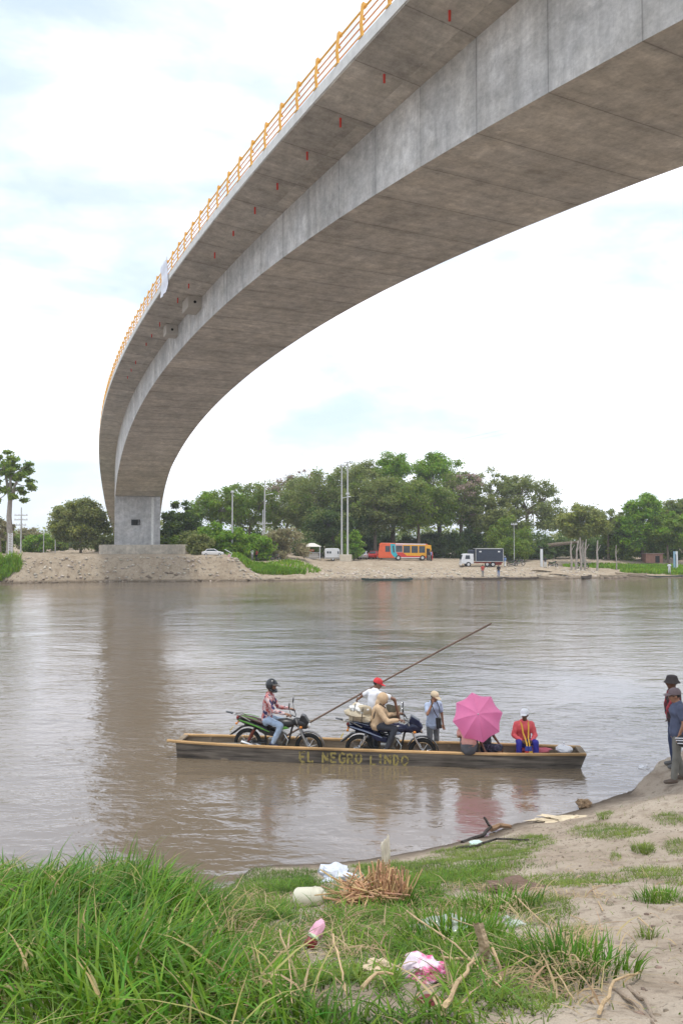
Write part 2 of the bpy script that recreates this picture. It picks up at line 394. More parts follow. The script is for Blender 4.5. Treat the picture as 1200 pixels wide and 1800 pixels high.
def bw(s):
    if s < 47.12: return min(BP[12] + BP[15] * (s / 100 - .4712) ** 2, 7.0)
    if s <= BP[6]: return BP[12] + BP[13] * ((s - 47.12) / (BP[6] - 47.12)) ** 2
    return BP[12] + BP[13] * max(0, 1 - (s - BP[6]) / 70) ** 2
def bpt(s, off, z):
    x = np.interp(s, _s, _x); y = np.interp(s, _s, _y); a = azi(s)
    return (float(x + math.cos(a) * off), float(y - math.sin(a) * off), float(z))
BW = 3.3; BC = BP[7]; BE = BW + BC; DK = BP[16]
def concrete(name, base=(.50, .475, .44), streak=.5, uv=True):
    m = bpy.data.materials.new(name); m.use_nodes = True; nt = m.node_tree; N = nt.nodes; L = nt.links
    b = N['Principled BSDF']; b.inputs['Roughness'].default_value = .9; b.inputs['Specular IOR Level'].default_value = .25
    tc = N.new('ShaderNodeTexCoord'); U = tc.outputs['UV' if uv else 'Object']
    def noise(s, sc=(1, 1, 1), d=6, r=.6):
        mp = N.new('ShaderNodeMapping'); mp.inputs['Scale'].default_value = sc; L.new(U, mp.inputs[0])
        n = N.new('ShaderNodeTexNoise'); n.inputs['Scale'].default_value = s; n.inputs['Detail'].default_value = d; n.inputs['Roughness'].default_value = r
        L.new(mp.outputs[0], n.inputs['Vector']); return n.outputs['Fac']
    def rng_(s, a, c, o0, o1):
        r = N.new('ShaderNodeMapRange'); r.inputs['From Min'].default_value = a; r.inputs['From Max'].default_value = c
        r.inputs['To Min'].default_value = o0; r.inputs['To Max'].default_value = o1; L.new(s, r.inputs['Value']); return r.outputs[0]
    def mt(op, a, c=None):
        x = N.new('ShaderNodeMath'); x.operation = op
        for i, s in ((0, a), (1, c)):
            if s is None: continue
            if isinstance(s, (int, float)): x.inputs[i].default_value = s
            else: L.new(s, x.inputs[i])
        return x.outputs[0]
    f = mt('MULTIPLY', rng_(noise(.35), .3, .7, .78, 1.2), rng_(noise(1.7, d=9, r=.75), .36, .64, .76, 1.18))
    f = mt('MULTIPLY', f, rng_(noise(9, d=4), .3, .7, .90, 1.08))
    st = noise(1.0, (3.2, .25, 1) if uv else (3, 3, .25), 5); f = mt('MULTIPLY', f, rng_(st, .35, .65, 1 - .2 * streak, 1 + .16 * streak))
    f = mt('MULTIPLY', f, rng_(noise(.9, d=9, r=.8), .60, .68, 1., .80))       # damp blotches
    f = mt('MULTIPLY', f, rng_(noise(5.5, (1, 1, 1), 2), .74, .78, 1., .45))   # small dark spots
    if uv:
        sp = N.new('ShaderNodeSeparateXYZ'); L.new(U, sp.inputs[0])
        q = mt('DIVIDE', mt('SUBTRACT', sp.outputs[0], 23.0), 2.95)
        wn_ = N.new('ShaderNodeTexWhiteNoise'); wn_.noise_dimensions = '1D'; L.new(mt('FLOOR', mt('ADD', q, 50)), wn_.inputs['W'])
        f = mt('MULTIPLY', f, rng_(wn_.outputs['Value'], 0, 1, .9, 1.09))
        fr = mt('ABSOLUTE', mt('SUBTRACT', mt('FRACT', mt('ADD', q, 50.5)), .5))
        wob = mt('MULTIPLY', noise(3., d=3), .012)
        jn = rng_(fr, .0, .011, .58, 1.0); f = mt('MULTIPLY', f, jn)
        jn2 = rng_(mt('SUBTRACT', fr, wob), .0, .10, .86, 1.0); f = mt('MULTIPLY', f, jn2)
        # board marks along each segment
        bd = mt('ABSOLUTE', mt('SUBTRACT', mt('FRACT', mt('MULTIPLY', sp.outputs[1], 1.64)), .5)); f = mt('MULTIPLY', f, rng_(bd, .0, .03, .95, 1.0)); f = mt('MULTIPLY', f, rng_(noise(.55, (1, 1.6, 1), 3), .60, .62, 1.0, 1.10))
        bt = mt('ABSOLUTE', mt('SUBTRACT', mt('FRACT', mt('MULTIPLY', sp.outputs[0], 2.373)), .5)); f = mt('MULTIPLY', f, rng_(bt, .0, .035, .93, 1.0))
        f = mt('MULTIPLY', f, rng_(noise(2.2, (6, .35, 1), 4, .7), .58, .72, 1.0, .92))
    c = N.new('ShaderNodeMixRGB'); c.blend_type = 'MULTIPLY'; c.inputs[0].default_value = 1; 
    hue = N.new('ShaderNodeMixRGB'); hue.inputs[1].default_value = (*base, 1); hue.inputs[2].default_value = (base[0] * 1.04, base[1] * .97, base[2] * .86, 1); L.new(noise(.6), hue.inputs[0])
    L.new(hue.outputs[0], c.inputs[1]); L.new(f, c.inputs[2]); L.new(c.outputs[0], b.inputs['Base Color'])
    bp = N.new('ShaderNodeBump'); bp.inputs['Strength'].default_value = .35; bp.inputs['Distance'].default_value = .03
    L.new(noise(12, d=5), bp.inputs['Height']); L.new(bp.outputs[0], b.inputs['Normal'])
    return m
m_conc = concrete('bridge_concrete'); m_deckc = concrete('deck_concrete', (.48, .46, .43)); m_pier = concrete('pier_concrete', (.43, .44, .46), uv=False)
m_kerb = M('white_kerb', (.66, .66, .63), .8, var=.12, vs=3)
m_rail = M('orange_yellow_paint', (.80, .43, .07), .5, var=.08); m_rail2 = M('rail_orange_paint', (.70, .32, .10), .5, var=.1)
stn = [23 + 2.95 * k for k in range(-18, 200)]
stn = [s for s in stn if s < 224 and bz(s) > 3.6 + 0.2]
bridge = empty('bridge', bpt(BP[6], 0, 4.6), 0, 1., 'long curved grey concrete box girder bridge rising over the river on a single visible pier', 'bridge')
def BL(p): # world -> bridge local
    o = bridge.location; return (p[0] - o[0], p[1] - o[1], p[2] - o[2])
def sweep(name, prof, mat, parent, sts, faces=None, closed=True):
    # prof(s) -> list of (off, z); each face gets its own uv (s, running length)
    rows = [[BL(bpt(s, o, z)) for o, z in prof(s)] for s in sts]; k = len(rows[0]); V = []; F = []; UV = []
    run = k if closed else k - 1
    for j in range(run):
        j2 = (j + 1) % k; b = len(V)
        for i, s in enumerate(sts): V += [rows[i][j], rows[i][j2]]
        w = []
        for i in range(len(sts) - 1):
            F.append((b + 2 * i, b + 2 * i + 1, b + 2 * i + 3, b + 2 * i + 2))
            p = prof(sts[i]); p2 = prof(sts[i + 1])
            l = math.dist(p[j], p[j2]); l2 = math.dist(p2[j], p2[j2]); j0 = j * 7.3
            UV += [(sts[i], j0), (sts[i], j0 + l), (sts[i + 1], j0 + l2), (sts[i + 1], j0)]
    for r, row in ((0, rows[0]), (1, rows[-1])):
        if closed: b = len(V); V += row; F.append(tuple(range(b, b + k)) if r else tuple(range(b + k - 1, b - 1, -1))); UV += [(0, 0)] * k
    me = bpy.data.meshes.new(name); me.from_pydata(V, [], F); uvl = me.uv_layers.new(name='UVMap')
    uvl.data.foreach_set('uv', np.array(UV, np.float32).ravel())
    me.update(); o = link(name, me, mat, parent)
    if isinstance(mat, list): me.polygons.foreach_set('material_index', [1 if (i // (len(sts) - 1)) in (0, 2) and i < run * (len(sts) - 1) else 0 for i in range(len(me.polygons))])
    return o
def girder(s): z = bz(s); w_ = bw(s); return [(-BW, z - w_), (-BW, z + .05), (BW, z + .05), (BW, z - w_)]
sweep('girder', girder, [m_conc, concrete('web_concrete_skylit', (.54, .55, .56))], bridge, stn)  # webs lighter and bluer than the soffit: skylight put into the colour
def deckp(s): z = bz(s); return [(-BW + .02, z + .052), (-BW - .55, z + .012 + .1), (-BE, z + DK), (-BE, z + DK + .16), (BE, z + DK + .16), (BE, z + DK), (BW + .55, z + .112), (BW - .02, z + .052)]
sweep('deck_slab', deckp, m_deckc, bridge, stn)
for sg, nm in ((-1, 'kerb'), (1, 'kerb')):
    sweep(nm, lambda s: [(sg * (BE + .03), bz(s) + DK + .05), (sg * (BE + .03), bz(s) + DK + .42), (sg * (BE - .32), bz(s) + DK + .42), (sg * (BE - .32), bz(s) + DK + .162), (sg * (BE + .002), bz(s) + DK + .162), (sg * (BE + .002), bz(s) + DK + .05)], m_kerb, bridge, stn)
RZ = DK + .42
def railing(side):
    mb = MB()
    for h, r, in ((.98, .036),):
        mb.tube([BL(bpt(s, side * (BE - .1), bz(s) + RZ + h)) for s in stn], r, 8)
    o = mb.build('railing', m_rail, bridge)
    lo = MB()
    for h in (.25, .49, .73): lo.tube([BL(bpt(s, side * (BE - .1), bz(s) + RZ + h)) for s in stn], .026, 6)
    lo.build('rail', m_rail2, o)
    return o
rl = railing(-1); rr = railing(1)
def post_mb(s, side, mb):
    a = azi(s); z = bz(s) + RZ
    P = lambda dz, do=0: BL(bpt(s, side * (BE - .06 + do), z + dz))
    for ds in (-.05, .05):
        mb.tube([BL(bpt(s + ds, side * (BE - .03), z + .0)), BL(bpt(s + ds, side * (BE + .02), z + .45)), BL(bpt(s + ds, side * (BE - .04), z + 1.10))], .030, 4)
    mb.box(P(.03, 0), (.24, .24, .05), rz=-a); mb.box(P(.62, 0), (.12, .05, .06), rz=-a); mb.box(P(1.04, -.03), (.16, .12, .10), rz=-a)
    return mb
rest = MB(); k = 0
for i in range(-30, 100):
    s = 20.9 + 1.63 * i
    if s < stn[0] + 1 or s > stn[-1] - 1: continue
    if 10 < s < 128: tag(post_mb(s, -1, MB()).build('post', m_rail, rl, smooth=False), group='posts of the left railing')
    else: post_mb(s, -1, rest)
tag(rest.build('post', m_rail, rl, smooth=False), kind='stuff')
rest = MB()
for i in range(-30, 100):
    s = 20.9 + 1.63 * i
    if stn[0] + 1 < s < stn[-1] - 1: post_mb(s, 1, rest)
tag(rest.build('post', m_rail, rr, smooth=False), kind='stuff')
# pier, footing
sp_ = BP[6]; aP = azi(sp_)
zt = bz(sp_) - bw(sp_)
pc = bpt(sp_ + 1.9, 0, 0)
pb = MB(); hz = (zt + 4.6) / 2
c0 = BL((pc[0], pc[1], hz))
def pl(ox, oy, z):  # pier local: ox across, oy along
    a = aP; return BL((pc[0] + math.cos(a) * ox + math.sin(a) * oy, pc[1] - math.sin(a) * ox + math.cos(a) * oy, z))
# front wall built round the square opening, its inner shade painted by a black panel
def wall_with_hole(mb, x0, x1, z0, z1, hx0, hx1, hz0, hz1, y0, y1):
    for a, b_, c, d in ((x0, hx0, z0, z1), (hx1, x1, z0, z1), (hx0, hx1, z0, hz0), (hx0, hx1, hz1, z1)):
        vs = [pl(x, y, z) for x in (a, b_) for y in (y0, y1) for z in (c, d)]
        mb.add(vs, [(0, 1, 3, 2), (4, 6, 7, 5), (0, 4, 5, 1), (2, 3, 7, 6), (0, 2, 6, 4), (1, 5, 7, 3)])
wall_with_hole(pb, -3.31, 3.31, 4.4, zt + .02, -.55, .4, 7.6, 8.45, -1.9, -1.4)
pb.add([pl(x, y, z) for x in (-3.31, 3.31) for y in (-1.4, 1.9) for z in (4.4, zt + .02)], [(0, 1, 3, 2), (4, 6, 7, 5), (0, 4, 5, 1), (2, 3, 7, 6), (0, 2, 6, 4), (1, 5, 7, 3)])
pb.build('pier', m_pier, bridge, smooth=False)
pb = MB(); pb.box(pl(-.46, -1.95, 8.02), (.95, .08, .85), rz=-aP)
pb.build('opening_dark', M('hole_shade_black', (.01, .01, .01), 1, var=0), bridge)  # black panel on the wall face paints the shade inside the hole
pb = MB(); pb.add([pl(x, y, z) for x in (2.0, 2.35) for y in (-1.93, -1.9) for z in (4.65, zt - .1)], [(0, 1, 3, 2), (4, 6, 7, 5), (0, 4, 5, 1), (2, 3, 7, 6), (0, 2, 6, 4), (1, 5, 7, 3)])
pb.build('pale_streak', M('pale_strip', (.62, .62, .60), .8), bridge)  # pale vertical streak on the pier front
fb = MB(); fb.box(BL((pc[0] + 1.3, pc[1] + .3, 3.6)), (12.6, 7.5, 2.1), rz=-aP * .35)
fb.build('footing', concrete('footing_concrete', (.46, .43, .38), uv=False), bridge, smooth=False, bevel=.04)
# second pier behind the photographer's right shoulder
fb = MB(); q = BL(bpt(-26, 0, 6)); fb.box(q, (6.6, 4, 22 - 8), rz=-azi(-26)); fb.build('pier', m_pier, bridge, smooth=False)
# anchor blocks, drains, banner
for s, l_, dz in ((50.3, 1.7, .95), (57.2, 1.1, .8)):
    q = bpt(s, -BW - .42, bz(s) - .30 + .02); mb = MB(); mb.box(BL(q), (.85, l_, .75), rz=-azi(s)); mb.build('anchor_block', m_deckc, bridge, bevel=.03)
    mb = MB(); mb.tube([BL(bpt(s - l_ / 2 - .02, -BW - .42, bz(s) - .3)), BL(bpt(s - l_ / 2 + .1, -BW - .42, bz(s) - .3))], .09, 10)
    mb.build('socket', MATS['hole_shade_black'], bridge)
m_red = M('red_pipe', (.62, .05, .03), .5)
for i in range(-3, 26):
    s = 19.8 + 3.1 * i
    s += random.uniform(-.25, .25)
    if i in (8, 11, 15) or s > 76: continue
    mb = MB(); o_ = BW + 1.25; mb.tube([BL(bpt(s, -o_, bz(s) + .55)), BL(bpt(s, -o_, bz(s) - .10 + random.uniform(-.05, .04)))], .04, 8); mb.build('drain_pipe', m_red, bridge)
mb = MB()
V = []
for i in range(9):
    for j in range(13):
        s = 47.7 + 2.0 * i / 8; z = bz(s) + RZ + 1.05 - 2.0 * j / 12
        V.append(bpt(s, -(BE + .09 + .03 * math.sin(i * 1.7 + j * .6) + .02 * math.sin(j * 1.1)), z))
V2 = [(v[0] - .006, v[1], v[2]) for v in V]
F = [(i * 13 + j, i * 13 + j + 1, (i + 1) * 13 + j + 1, (i + 1) * 13 + j) for i in range(8) for j in range(12)]
mb.add(V, F); mb.add(V2, [f[::-1] for f in F])
o = mb.build('banner', M('banner_cloth', (.72, .74, .80), .7, var=.1, vs=3)); tag(o, 'white cloth banner hung over the orange railing of the bridge', 'banner')
# ------------------------------------------------------------------ trees on the far bank
def LM(name, a, b_, isl=.3, tr=.45): return M(name, a, .55, var=0, vs=.35, col2=b_, island=isl, trans=tr, thr=(.35, .65), spec=.15)
LEAF = dict(
    bright=LM('leaf_bright', (.15, .29, .025), (.25, .41, .045)), mid=LM('leaf_mid', (.14, .225, .03), (.23, .32, .05)),
    dull=LM('leaf_dull', (.17, .22, .065), (.27, .31, .095)), dark=LM('leaf_dark', (.075, .13, .032), (.13, .20, .05)),
    olive=LM('leaf_olive', (.20, .24, .07), (.28, .31, .10)), yellow=LM('leaf_yellowgreen', (.26, .31, .06), (.34, .37, .10)),
    dry=LM('leaf_dry', (.28, .26, .13), (.36, .32, .18)), pink=LM('leaf_pinkish', (.34, .25, .21), (.42, .32, .28)))
m_bark = M('bark', (.16, .125, .09), .9, var=.3, vs=3); m_barkp = M('bark_pale', (.33, .29, .25), .9, var=.25, vs=3)
def leafcards(C, R, n, size, squash=.7, hang=0.):
    # n cards per clump spread through an uneven ball
    C = np.asarray(C, float); K = len(C); n = np.asarray(n) * np.ones(K, int)
    idx = np.repeat(np.arange(K), n); T = len(idx)
    d = rng.normal(size=(T, 3)); d /= np.linalg.norm(d, axis=1)[:, None]
    r = rng.random(T) ** .5 * (.55 + .75 * rng.random(T))
    p = C[idx] + d * r[:, None] * np.asarray(R)[idx][:, None] * np.array([1, 1, squash])
    nrm = rng.normal(size=(T, 3)) * .8 + np.array([0, -.15, .75]) + d * .5; nrm /= np.linalg.norm(nrm, axis=1)[:, None]
    a = rng.normal(size=(T, 3)); u = np.cross(nrm, a); u /= np.linalg.norm(u, axis=1)[:, None]; v = np.cross(nrm, u)
    s = size * (.6 + .8 * rng.random(T))[:, None]
    q = np.stack([p - u * s * .5, p - v * s * .32 + u * s * .05, p + u * s * .5, p + v * s * .32], 1)
    return q.reshape(-1, 3), np.arange(T * 4).reshape(-1, 4)
def tree(label, px, top, wpx, Y, leaf, cat='tree', group='trees on the far bank', base=None, style='round', cb=.3, n=46, dens=150, ls=.36, cr=None, trunk=None, bark=None, lean=0, name='tree', sq=.62, two=None, seed=None):
    X = ray(px, 900)[0] * Y
    zb = float(zf(X, Y, False)) if base is None else base
    H = CZ + (950 - top) * Y / FPX - zb; R = wpx * .56 * Y / FPX; n = int(n * 1.9); dens = int(dens * 1.2)
    rr = random.Random(seed if seed is not None else hash((px, top)) % 1000)
    t = empty(name, (X, Y, zb), 0, 1., label, cat, group)
    tr = trunk or max(.1, H * .022)
    C = []; RR = []
    for i in range(n):
        for _ in range(40):
            x, y = rr.uniform(-1, 1), rr.uniform(-1, 1)
            if x * x + y * y < 1: break
        rad = math.sqrt(x * x + y * y)
        if style == 'umbrella':
            zt_ = (1 - .42 * rad ** 2.2); zz = zt_ - abs(rr.gauss(0, .13)) - (.25 * rr.random() if rad > .6 else 0)
        elif style == 'tall': zz = cb + (1 - cb) * rr.random(); x *= math.sin(PI * min(1, max(.12, (zz - cb) / (1 - cb) * .85 + .12))); 
        else:
            zc = (1 + cb) / 2; hh = (1 - cb) / 2; zz = zc + hh * rr.uniform(-1, 1) * math.sqrt(max(0, 1 - rad * rad * .9)) * .95
        zz = max(cb * .8, zz)
        c_r = 1.0 * (cr or .23) * min(R, H * .6) * rr.uniform(.7, 1.35)
        C.append((x * (R - c_r * .6) + lean * zz, y * (R * .8 - c_r * .6), zz * H - c_r * sq * .45)); RR.append(c_r)
    tb = MB(); fork = H * (cb + .08)
    lx = lean * .4
    tb.tube([(0, 0, -.4), (rr.uniform(-.1, .1), 0, fork * .3), (lx * .5 + rr.uniform(-.2, .2), 0, fork * .7), (lx, 0, fork)], [tr * 1.35, tr, tr * .85, tr * .7], 7)
    order = sorted(range(n), key=lambda i: rr.random())[:max(5, int(n * .6))]
    mains = []
    for i in order[:5]:
        c = C[i]; p0 = (lx, 0, fork * .96); mid = (lx + c[0] * .45 - lx * .4, c[1] * .45, fork + (c[2] - fork) * .55 + .03 * H); mains.append((mid, c))
        tb.tube([p0, mid, c], [tr * .6, tr * .36, tr * .12], 6, cap=False)
    for i in order[5:]:
        c = C[i]; mid, mc = min(mains, key=lambda m_: math.dist(m_[0], c))
        q = tuple((a + b_) / 2 + rr.uniform(-.06, .06) * R for a, b_ in zip(mid, c)); tb.tube([mid, q, c], [tr * .26, tr * .16, tr * .05], 5, cap=False)
    tb.build('trunk', bark or m_bark, t)
    q, F = leafcards(C, RR, dens, ls, sq)
    cw = raw_mesh('crown', q, F, LEAF[leaf], t)
    if two:
        kk = [i for i in range(n) if rr.random() < .3]
        q, F = leafcards([(C[i][0], C[i][1] - .3, C[i][2] + .4) for i in kk], [RR[i] * .85 for i in kk], int(dens * .7), ls, sq)
        raw_mesh('crown', q, F, LEAF[two], t)
    return t
# left end
tree('tall single tree with a straight bare pale trunk at the left edge', 18, 788, 75, 112, 'mid', cb=.44, n=24, dens=105, cr=.235, trunk=.42, bark=m_barkp, ls=.40, seed=4)
tree('bushy olive green tree standing alone left of the bridge pier', 143, 873, 98, 128, 'olive', cb=.12, n=60, dens=150, cr=.24, two='yellow', ls=.36, seed=2)
tree('reddish brown half bare tree leaning in from the left edge', 2, 905, 44, 118, 'dry', cb=.3, n=16, dens=70, ls=.34)
for i, (px, top, wd, Y, lf, lb) in enumerate([
    (6, 925, 60, 126, 'mid', 'green bush at the far left edge behind the lattice mast'), (66, 936, 62, 136, 'bright', 'wide light green bush right of the tall bare trunk'),
    (50, 922, 44, 150, 'dry', 'thin dry twiggy bush behind the pole with crossarms'), (98, 944, 40, 150, 'mid', 'low green bush between the two white posts'),
    (183, 938, 44, 140, 'olive', 'yellowish low bush touching the left side of the pier'), (120, 938, 50, 170, 'dark', 'dark low bush behind the olive green tree')]):
    tree(lb, px, top, wd, Y, lf, 'bush', 'bushes on the left far bank', name='bush', cb=.0, n=26, dens=120, cr=.34, ls=.34)
# main wood, from left to right
TR = [
    ('dark rounded tree just right of the bridge pier', 322, 880, 70, 132, 'dark', dict(cb=.2, n=40, cr=.26, two='mid')),
    ('low dark tree filling in below the rounded one beside the pier', 297, 915, 44, 138, 'dark', dict(cb=.05, n=24, cr=.3)),
    ('tall airy green tree above the light green shrubs', 388, 850, 104, 150, 'mid', dict(cb=.35, n=46, dens=100, two='bright')),
    ('broad green tree between the two leftmost concrete poles', 440, 842, 104, 155, 'mid', dict(cb=.3, n=48, dens=110, two='olive')),
    ('pinkish tinged tree crown right of the second concrete pole', 505, 832, 104, 162, 'dull', dict(cb=.3, n=46, two='pink')),
    ('nearly bare pinkish tree topping the wood left of the tall twin poles', 541, 818, 60, 166, 'pink', dict(cb=.5, n=22, dens=45, cr=.2, ls=.3)),
    ('large dull green tree left of the tall twin poles', 562, 824, 134, 150, 'dull', dict(cb=.25, n=66, two='mid')),
    ('dark leaning tree low behind the white caravan', 590, 880, 110, 142, 'dark', dict(cb=.2, n=48, two='dull')),
    ('large grey green tree directly behind the twin poles', 628, 800, 124, 150, 'dull', dict(cb=.3, n=66, two='mid')),
    ('bright green tree forming the left half of the highest crown', 690, 790, 110, 150, 'bright', dict(cb=.45, n=60, style='umbrella', two='mid')),
    ('bright green tree forming the right half of the highest crown', 772, 792, 134, 152, 'bright', dict(cb=.45, n=70, style='umbrella', two='mid')),
    ('dull green tree below the highest crown, left of the bus roof', 660, 826, 124, 143, 'dull', dict(cb=.3, n=60, two='mid')),
    ('mid green tree right above the bus', 735, 840, 130, 143, 'mid', dict(cb=.35, n=64, two='dull')),
    ('pink flushed grey tree below the right half of the highest crown', 808, 824, 96, 146, 'dull', dict(cb=.4, n=40, two='pink', dens=110)),
    ('loose pale tree with bare branches left of the wide spreading one', 856, 816, 84, 152, 'dull', dict(cb=.45, n=30, dens=70, bark=m_barkp)),
    ('wide spreading grey green tree with open branches above the truck', 925, 832, 150, 150, 'dull', dict(cb=.5, n=84, dens=95, style='umbrella', two='olive', trunk=.42, cr=.17)),
    ('shaggy green tree behind the cab of the truck', 870, 868, 90, 146, 'olive', dict(cb=.2, n=46, two='mid')),
    ('light green tree over the bare trunks near the upturned boats', 1022, 884, 86, 128, 'olive', dict(cb=.42, n=46, dens=110, two='yellow', bark=m_barkp)),
    ('thin half bare tree right of the light green one', 1068, 888, 60, 136, 'dull', dict(cb=.4, n=26, dens=60)),
    ('dark crowned green tree, tallest at the right end of the far bank', 1128, 866, 90, 134, 'bright', dict(cb=.3, n=54, style='umbrella', two='dark')),
    ('mid green tree hugging the left side of the tallest right end tree', 1092, 900, 70, 137, 'mid', dict(cb=.2, n=44)),
    ('dark grey green tree cut by the right edge of the photo', 1186, 872, 80, 140, 'dull', dict(cb=.4, n=44, two='dark')),
    ('green tree in front of the dark one at the right edge', 1172, 900, 80, 132, 'mid', dict(cb=.35, n=44, two='bright')),
    ('wide tree standing outside the right end of the wood', 1250, 880, 110, 140, 'mid', dict(cb=.3, n=50)),
    ('lone dark tree outside the left end of the far bank', -50, 880, 90, 130, 'dark', dict(cb=.2, n=50)),
]
for lb, px, top, wd, Y, lf, kw in TR: tree(lb, px, top, wd, Y, lf, **kw)
# bare trunks in front of the wood
def snag(label, px, y0, top, Y, lean=0, r=.14, name='dead_tree', cat='dead tree', mat=None):
    X = ray(px, 950)[0] * Y; zb = float(zf(X, Y)); H = CZ + (950 - top) * Y / FPX - zb
    mb = MB(); mb.tube([(0, 0, -.3), (lean * .3 + .05, 0, H * .3), (lean * .6 - .08, 0, H * .65), (lean, 0, H)], [r * 1.25, r, r * .85, r * .6], 7)
    mb.tube([(lean * .6 - .08, 0, H * .62), (lean * .6 + H * .12, .1, H * .85)], [r * .5, r * .2], 5)
    o = mb.build(name, mat or m_barkp, loc=(X, Y, zb)); tag(o, label, cat, 'bare trunks by the right landing'); return o
for lb, px, tp, ln in (('leftmost slim bare trunk by the right landing', 1003, 950, 0.), ('slim trunk leaning right beside the leftmost bare trunk', 1010, 950, .5), ('thickest bare trunk of the cluster by the upturned boats', 1020, 945, -.1), ('forked trunk in the middle of the bare trunk cluster', 1026, 948, .3), ('single bare trunk right of the cluster', 1048, 950, .15), ('far right thin bare trunk of the landing', 1082, 958, 0)):
    snag(lb, px, 0, tp, 119, ln, r=.15 if 'thin' not in lb else .09)
o = MB(); o.tube([(0, 0, 0), (2.2, .3, 1.6), (5.5, .2, 2.1), (9, 0, 2.5)], [.45, .4, .33, .2], 8); p = at(925, 138, 978)
tag(o.build('fallen_limb', m_bark, loc=p), 'thick limb curving low to the right beneath the wide spreading tree', 'limb')
# understory bushes
B = [(300, 938, 60, 128, 'mid', 'dull bush against the right foot of the pier'), (348, 925, 60, 126, 'dull', 'pale bush left of the white parked car'), (378, 918, 70, 122, 'bright', 'light green shrub behind the white parked car'),
     (407, 925, 56, 120, 'bright', 'light green shrub at the foot of the first concrete pole'), (352, 938, 44, 115, 'olive', 'small spreading shrub nearest the pier on the right'), (452, 926, 60, 119, 'bright', 'bright green little tree with yellow blossom by the path'),
     (430, 940, 40, 122, 'yellow', 'yellow flowering bush left of the bright little tree'), (498, 926, 90, 122, 'dry', 'rounded dry twiggy bush between path and kiosk'), (535, 940, 50, 134, 'dark', 'dark bush left of the roofed kiosk'),
     (612, 930, 50, 138, 'mid', 'green bush behind the white caravan'), (622, 930, 34, 132, 'bright', 'bright green bush just right of the twin poles'), (648, 940, 60, 150, 'dark', 'dark bush above the silver car'),
     (700, 938, 90, 150, 'dark', 'long dark bush behind the rear half of the bus'), (765, 935, 80, 150, 'dark', 'dark bush behind the front of the bus'), (800, 925, 80, 145, 'dark', 'dense dark bush between bus and truck'),
     (838, 930, 70, 146, 'dark', 'dense dark bush behind the truck box'), (895, 905, 80, 138, 'mid', 'tall green bush right of the truck box'), (905, 940, 60, 132, 'mid', 'lower green bush behind the parked motorbikes'),
     (945, 950, 60, 138, 'dark', 'dark bush left of the white pillar'), (975, 940, 70, 142, 'dark', 'dark bush right of the white pillar'), (1020, 945, 70, 142, 'dark', 'dark bush behind the bare trunks'),
     (1060, 945, 60, 140, 'dark', 'dark bush behind the single bare trunk'), (1100, 935, 70, 136, 'mid', 'mid green bush left of the low reddish hut'), (1145, 942, 70, 138, 'mid', 'mid green bush behind the low reddish hut'), (1190, 945, 60, 138, 'dark', 'dark bush behind the blue and white board'),
     (280, 945, 40, 140, 'dark', 'dark bush seen past the right edge of the pier')]
for px, top, wd, Y, lf, lb in B:
    tree(lb, px, top, wd, Y, lf, 'bush', 'bushes under the wood', name='bush', cb=.0, n=24, dens=130, cr=.36, ls=.34, trunk=.12)
# far woods closing the horizon
C = []; RR = []
for i in range(330):
    x = rng.uniform(-190, 150); y = 185 + 60 * rng.random(); C.append((x, y, 3 + 7.0 * rng.random() * (1 if x > -60 else .55))); RR.append(3.2)
q, F = leafcards(C, np.array(RR), 60, 1.0, .8); tag(raw_mesh('distant_woods', q, F, LEAF['dull']), 'dull green band of distant woods low on the horizon', 'woods', kind='stuff')
C = []
for i in range(170): C.append((rng.uniform(-30, 62), 156 + 8 * rng.random(), 2.5 + 4.5 * rng.random() ** 1.5))
q, F = leafcards(C, np.full(170, 2.4), 150, .5, .8); tag(raw_mesh('undergrowth', q, F, LEAF['dark']), 'dark undergrowth closing the gaps between trunks inside the wood', 'undergrowth', kind='stuff')
# green ground cover on the far bank
def cover(name, label, spots, mat, n, hgt, wid, zfun):
    P = []
    for (cx, cy, rx, ry, k) in spots:
        m_ = int(n * k); a = rng.random(m_) * 2 * PI; r = np.sqrt(rng.random(m_)); P.append(np.stack([cx + rx * r * np.cos(a), cy + ry * r * np.sin(a)], 1))
    P = np.concatenate(P); z = zfun(P[:, 0], P[:, 1]); T = len(P); a = rng.random(T) * 2 * PI; h = hgt * (.4 + .9 * rng.random(T)); w_ = wid
    B0 = np.stack([P[:, 0], P[:, 1], z - .05], 1); d = np.stack([np.cos(a), np.sin(a), 0 * a], 1) * w_ * .5
    tip = B0 + np.stack([rng.normal(size=T) * h * .35, rng.normal(size=T) * h * .35, h], 1)
    q = np.stack([B0 - d, B0 + d, tip + d * .4, tip - d * .4], 1).reshape(-1, 3)
    return tag(raw_mesh(name, q, np.arange(T * 4).reshape(-1, 4), mat), label, 'grass' if 'grass' in name else 'weeds', kind='stuff')
cover('bank_weeds', 'green weeds covering the far bank slope beside the path', [(-10.0, 108.8, 3.6, 2.0, 1), (-12.4, 110, 3.2, 3, 1), (-8.5, 108.3, 3.6, 1.2, .8), (-7, 113, 4, 4, .25)], LEAF['bright'], 2600, .5, .2, zf)
cover('bank_grass', 'bright green grass tuft at the left foot of the far bank', [(-45, 100.5, 4.8, 1.6, 1)], LEAF['bright'], 3500, .75, .16, lambda x, y: zf(x, y) + .5 * np.clip(1 - ((x + 45) / 4.8) ** 2, 0, 1))
cover('bank_grass', 'green grass and weeds over the right end of the far bank', [(50, 122, 9, 5, 1), (47, 117.5, 6, 2.0, .7), (42, 126, 7, 2.5, .5)], LEAF['bright'], 4200, .5, .22, zf)
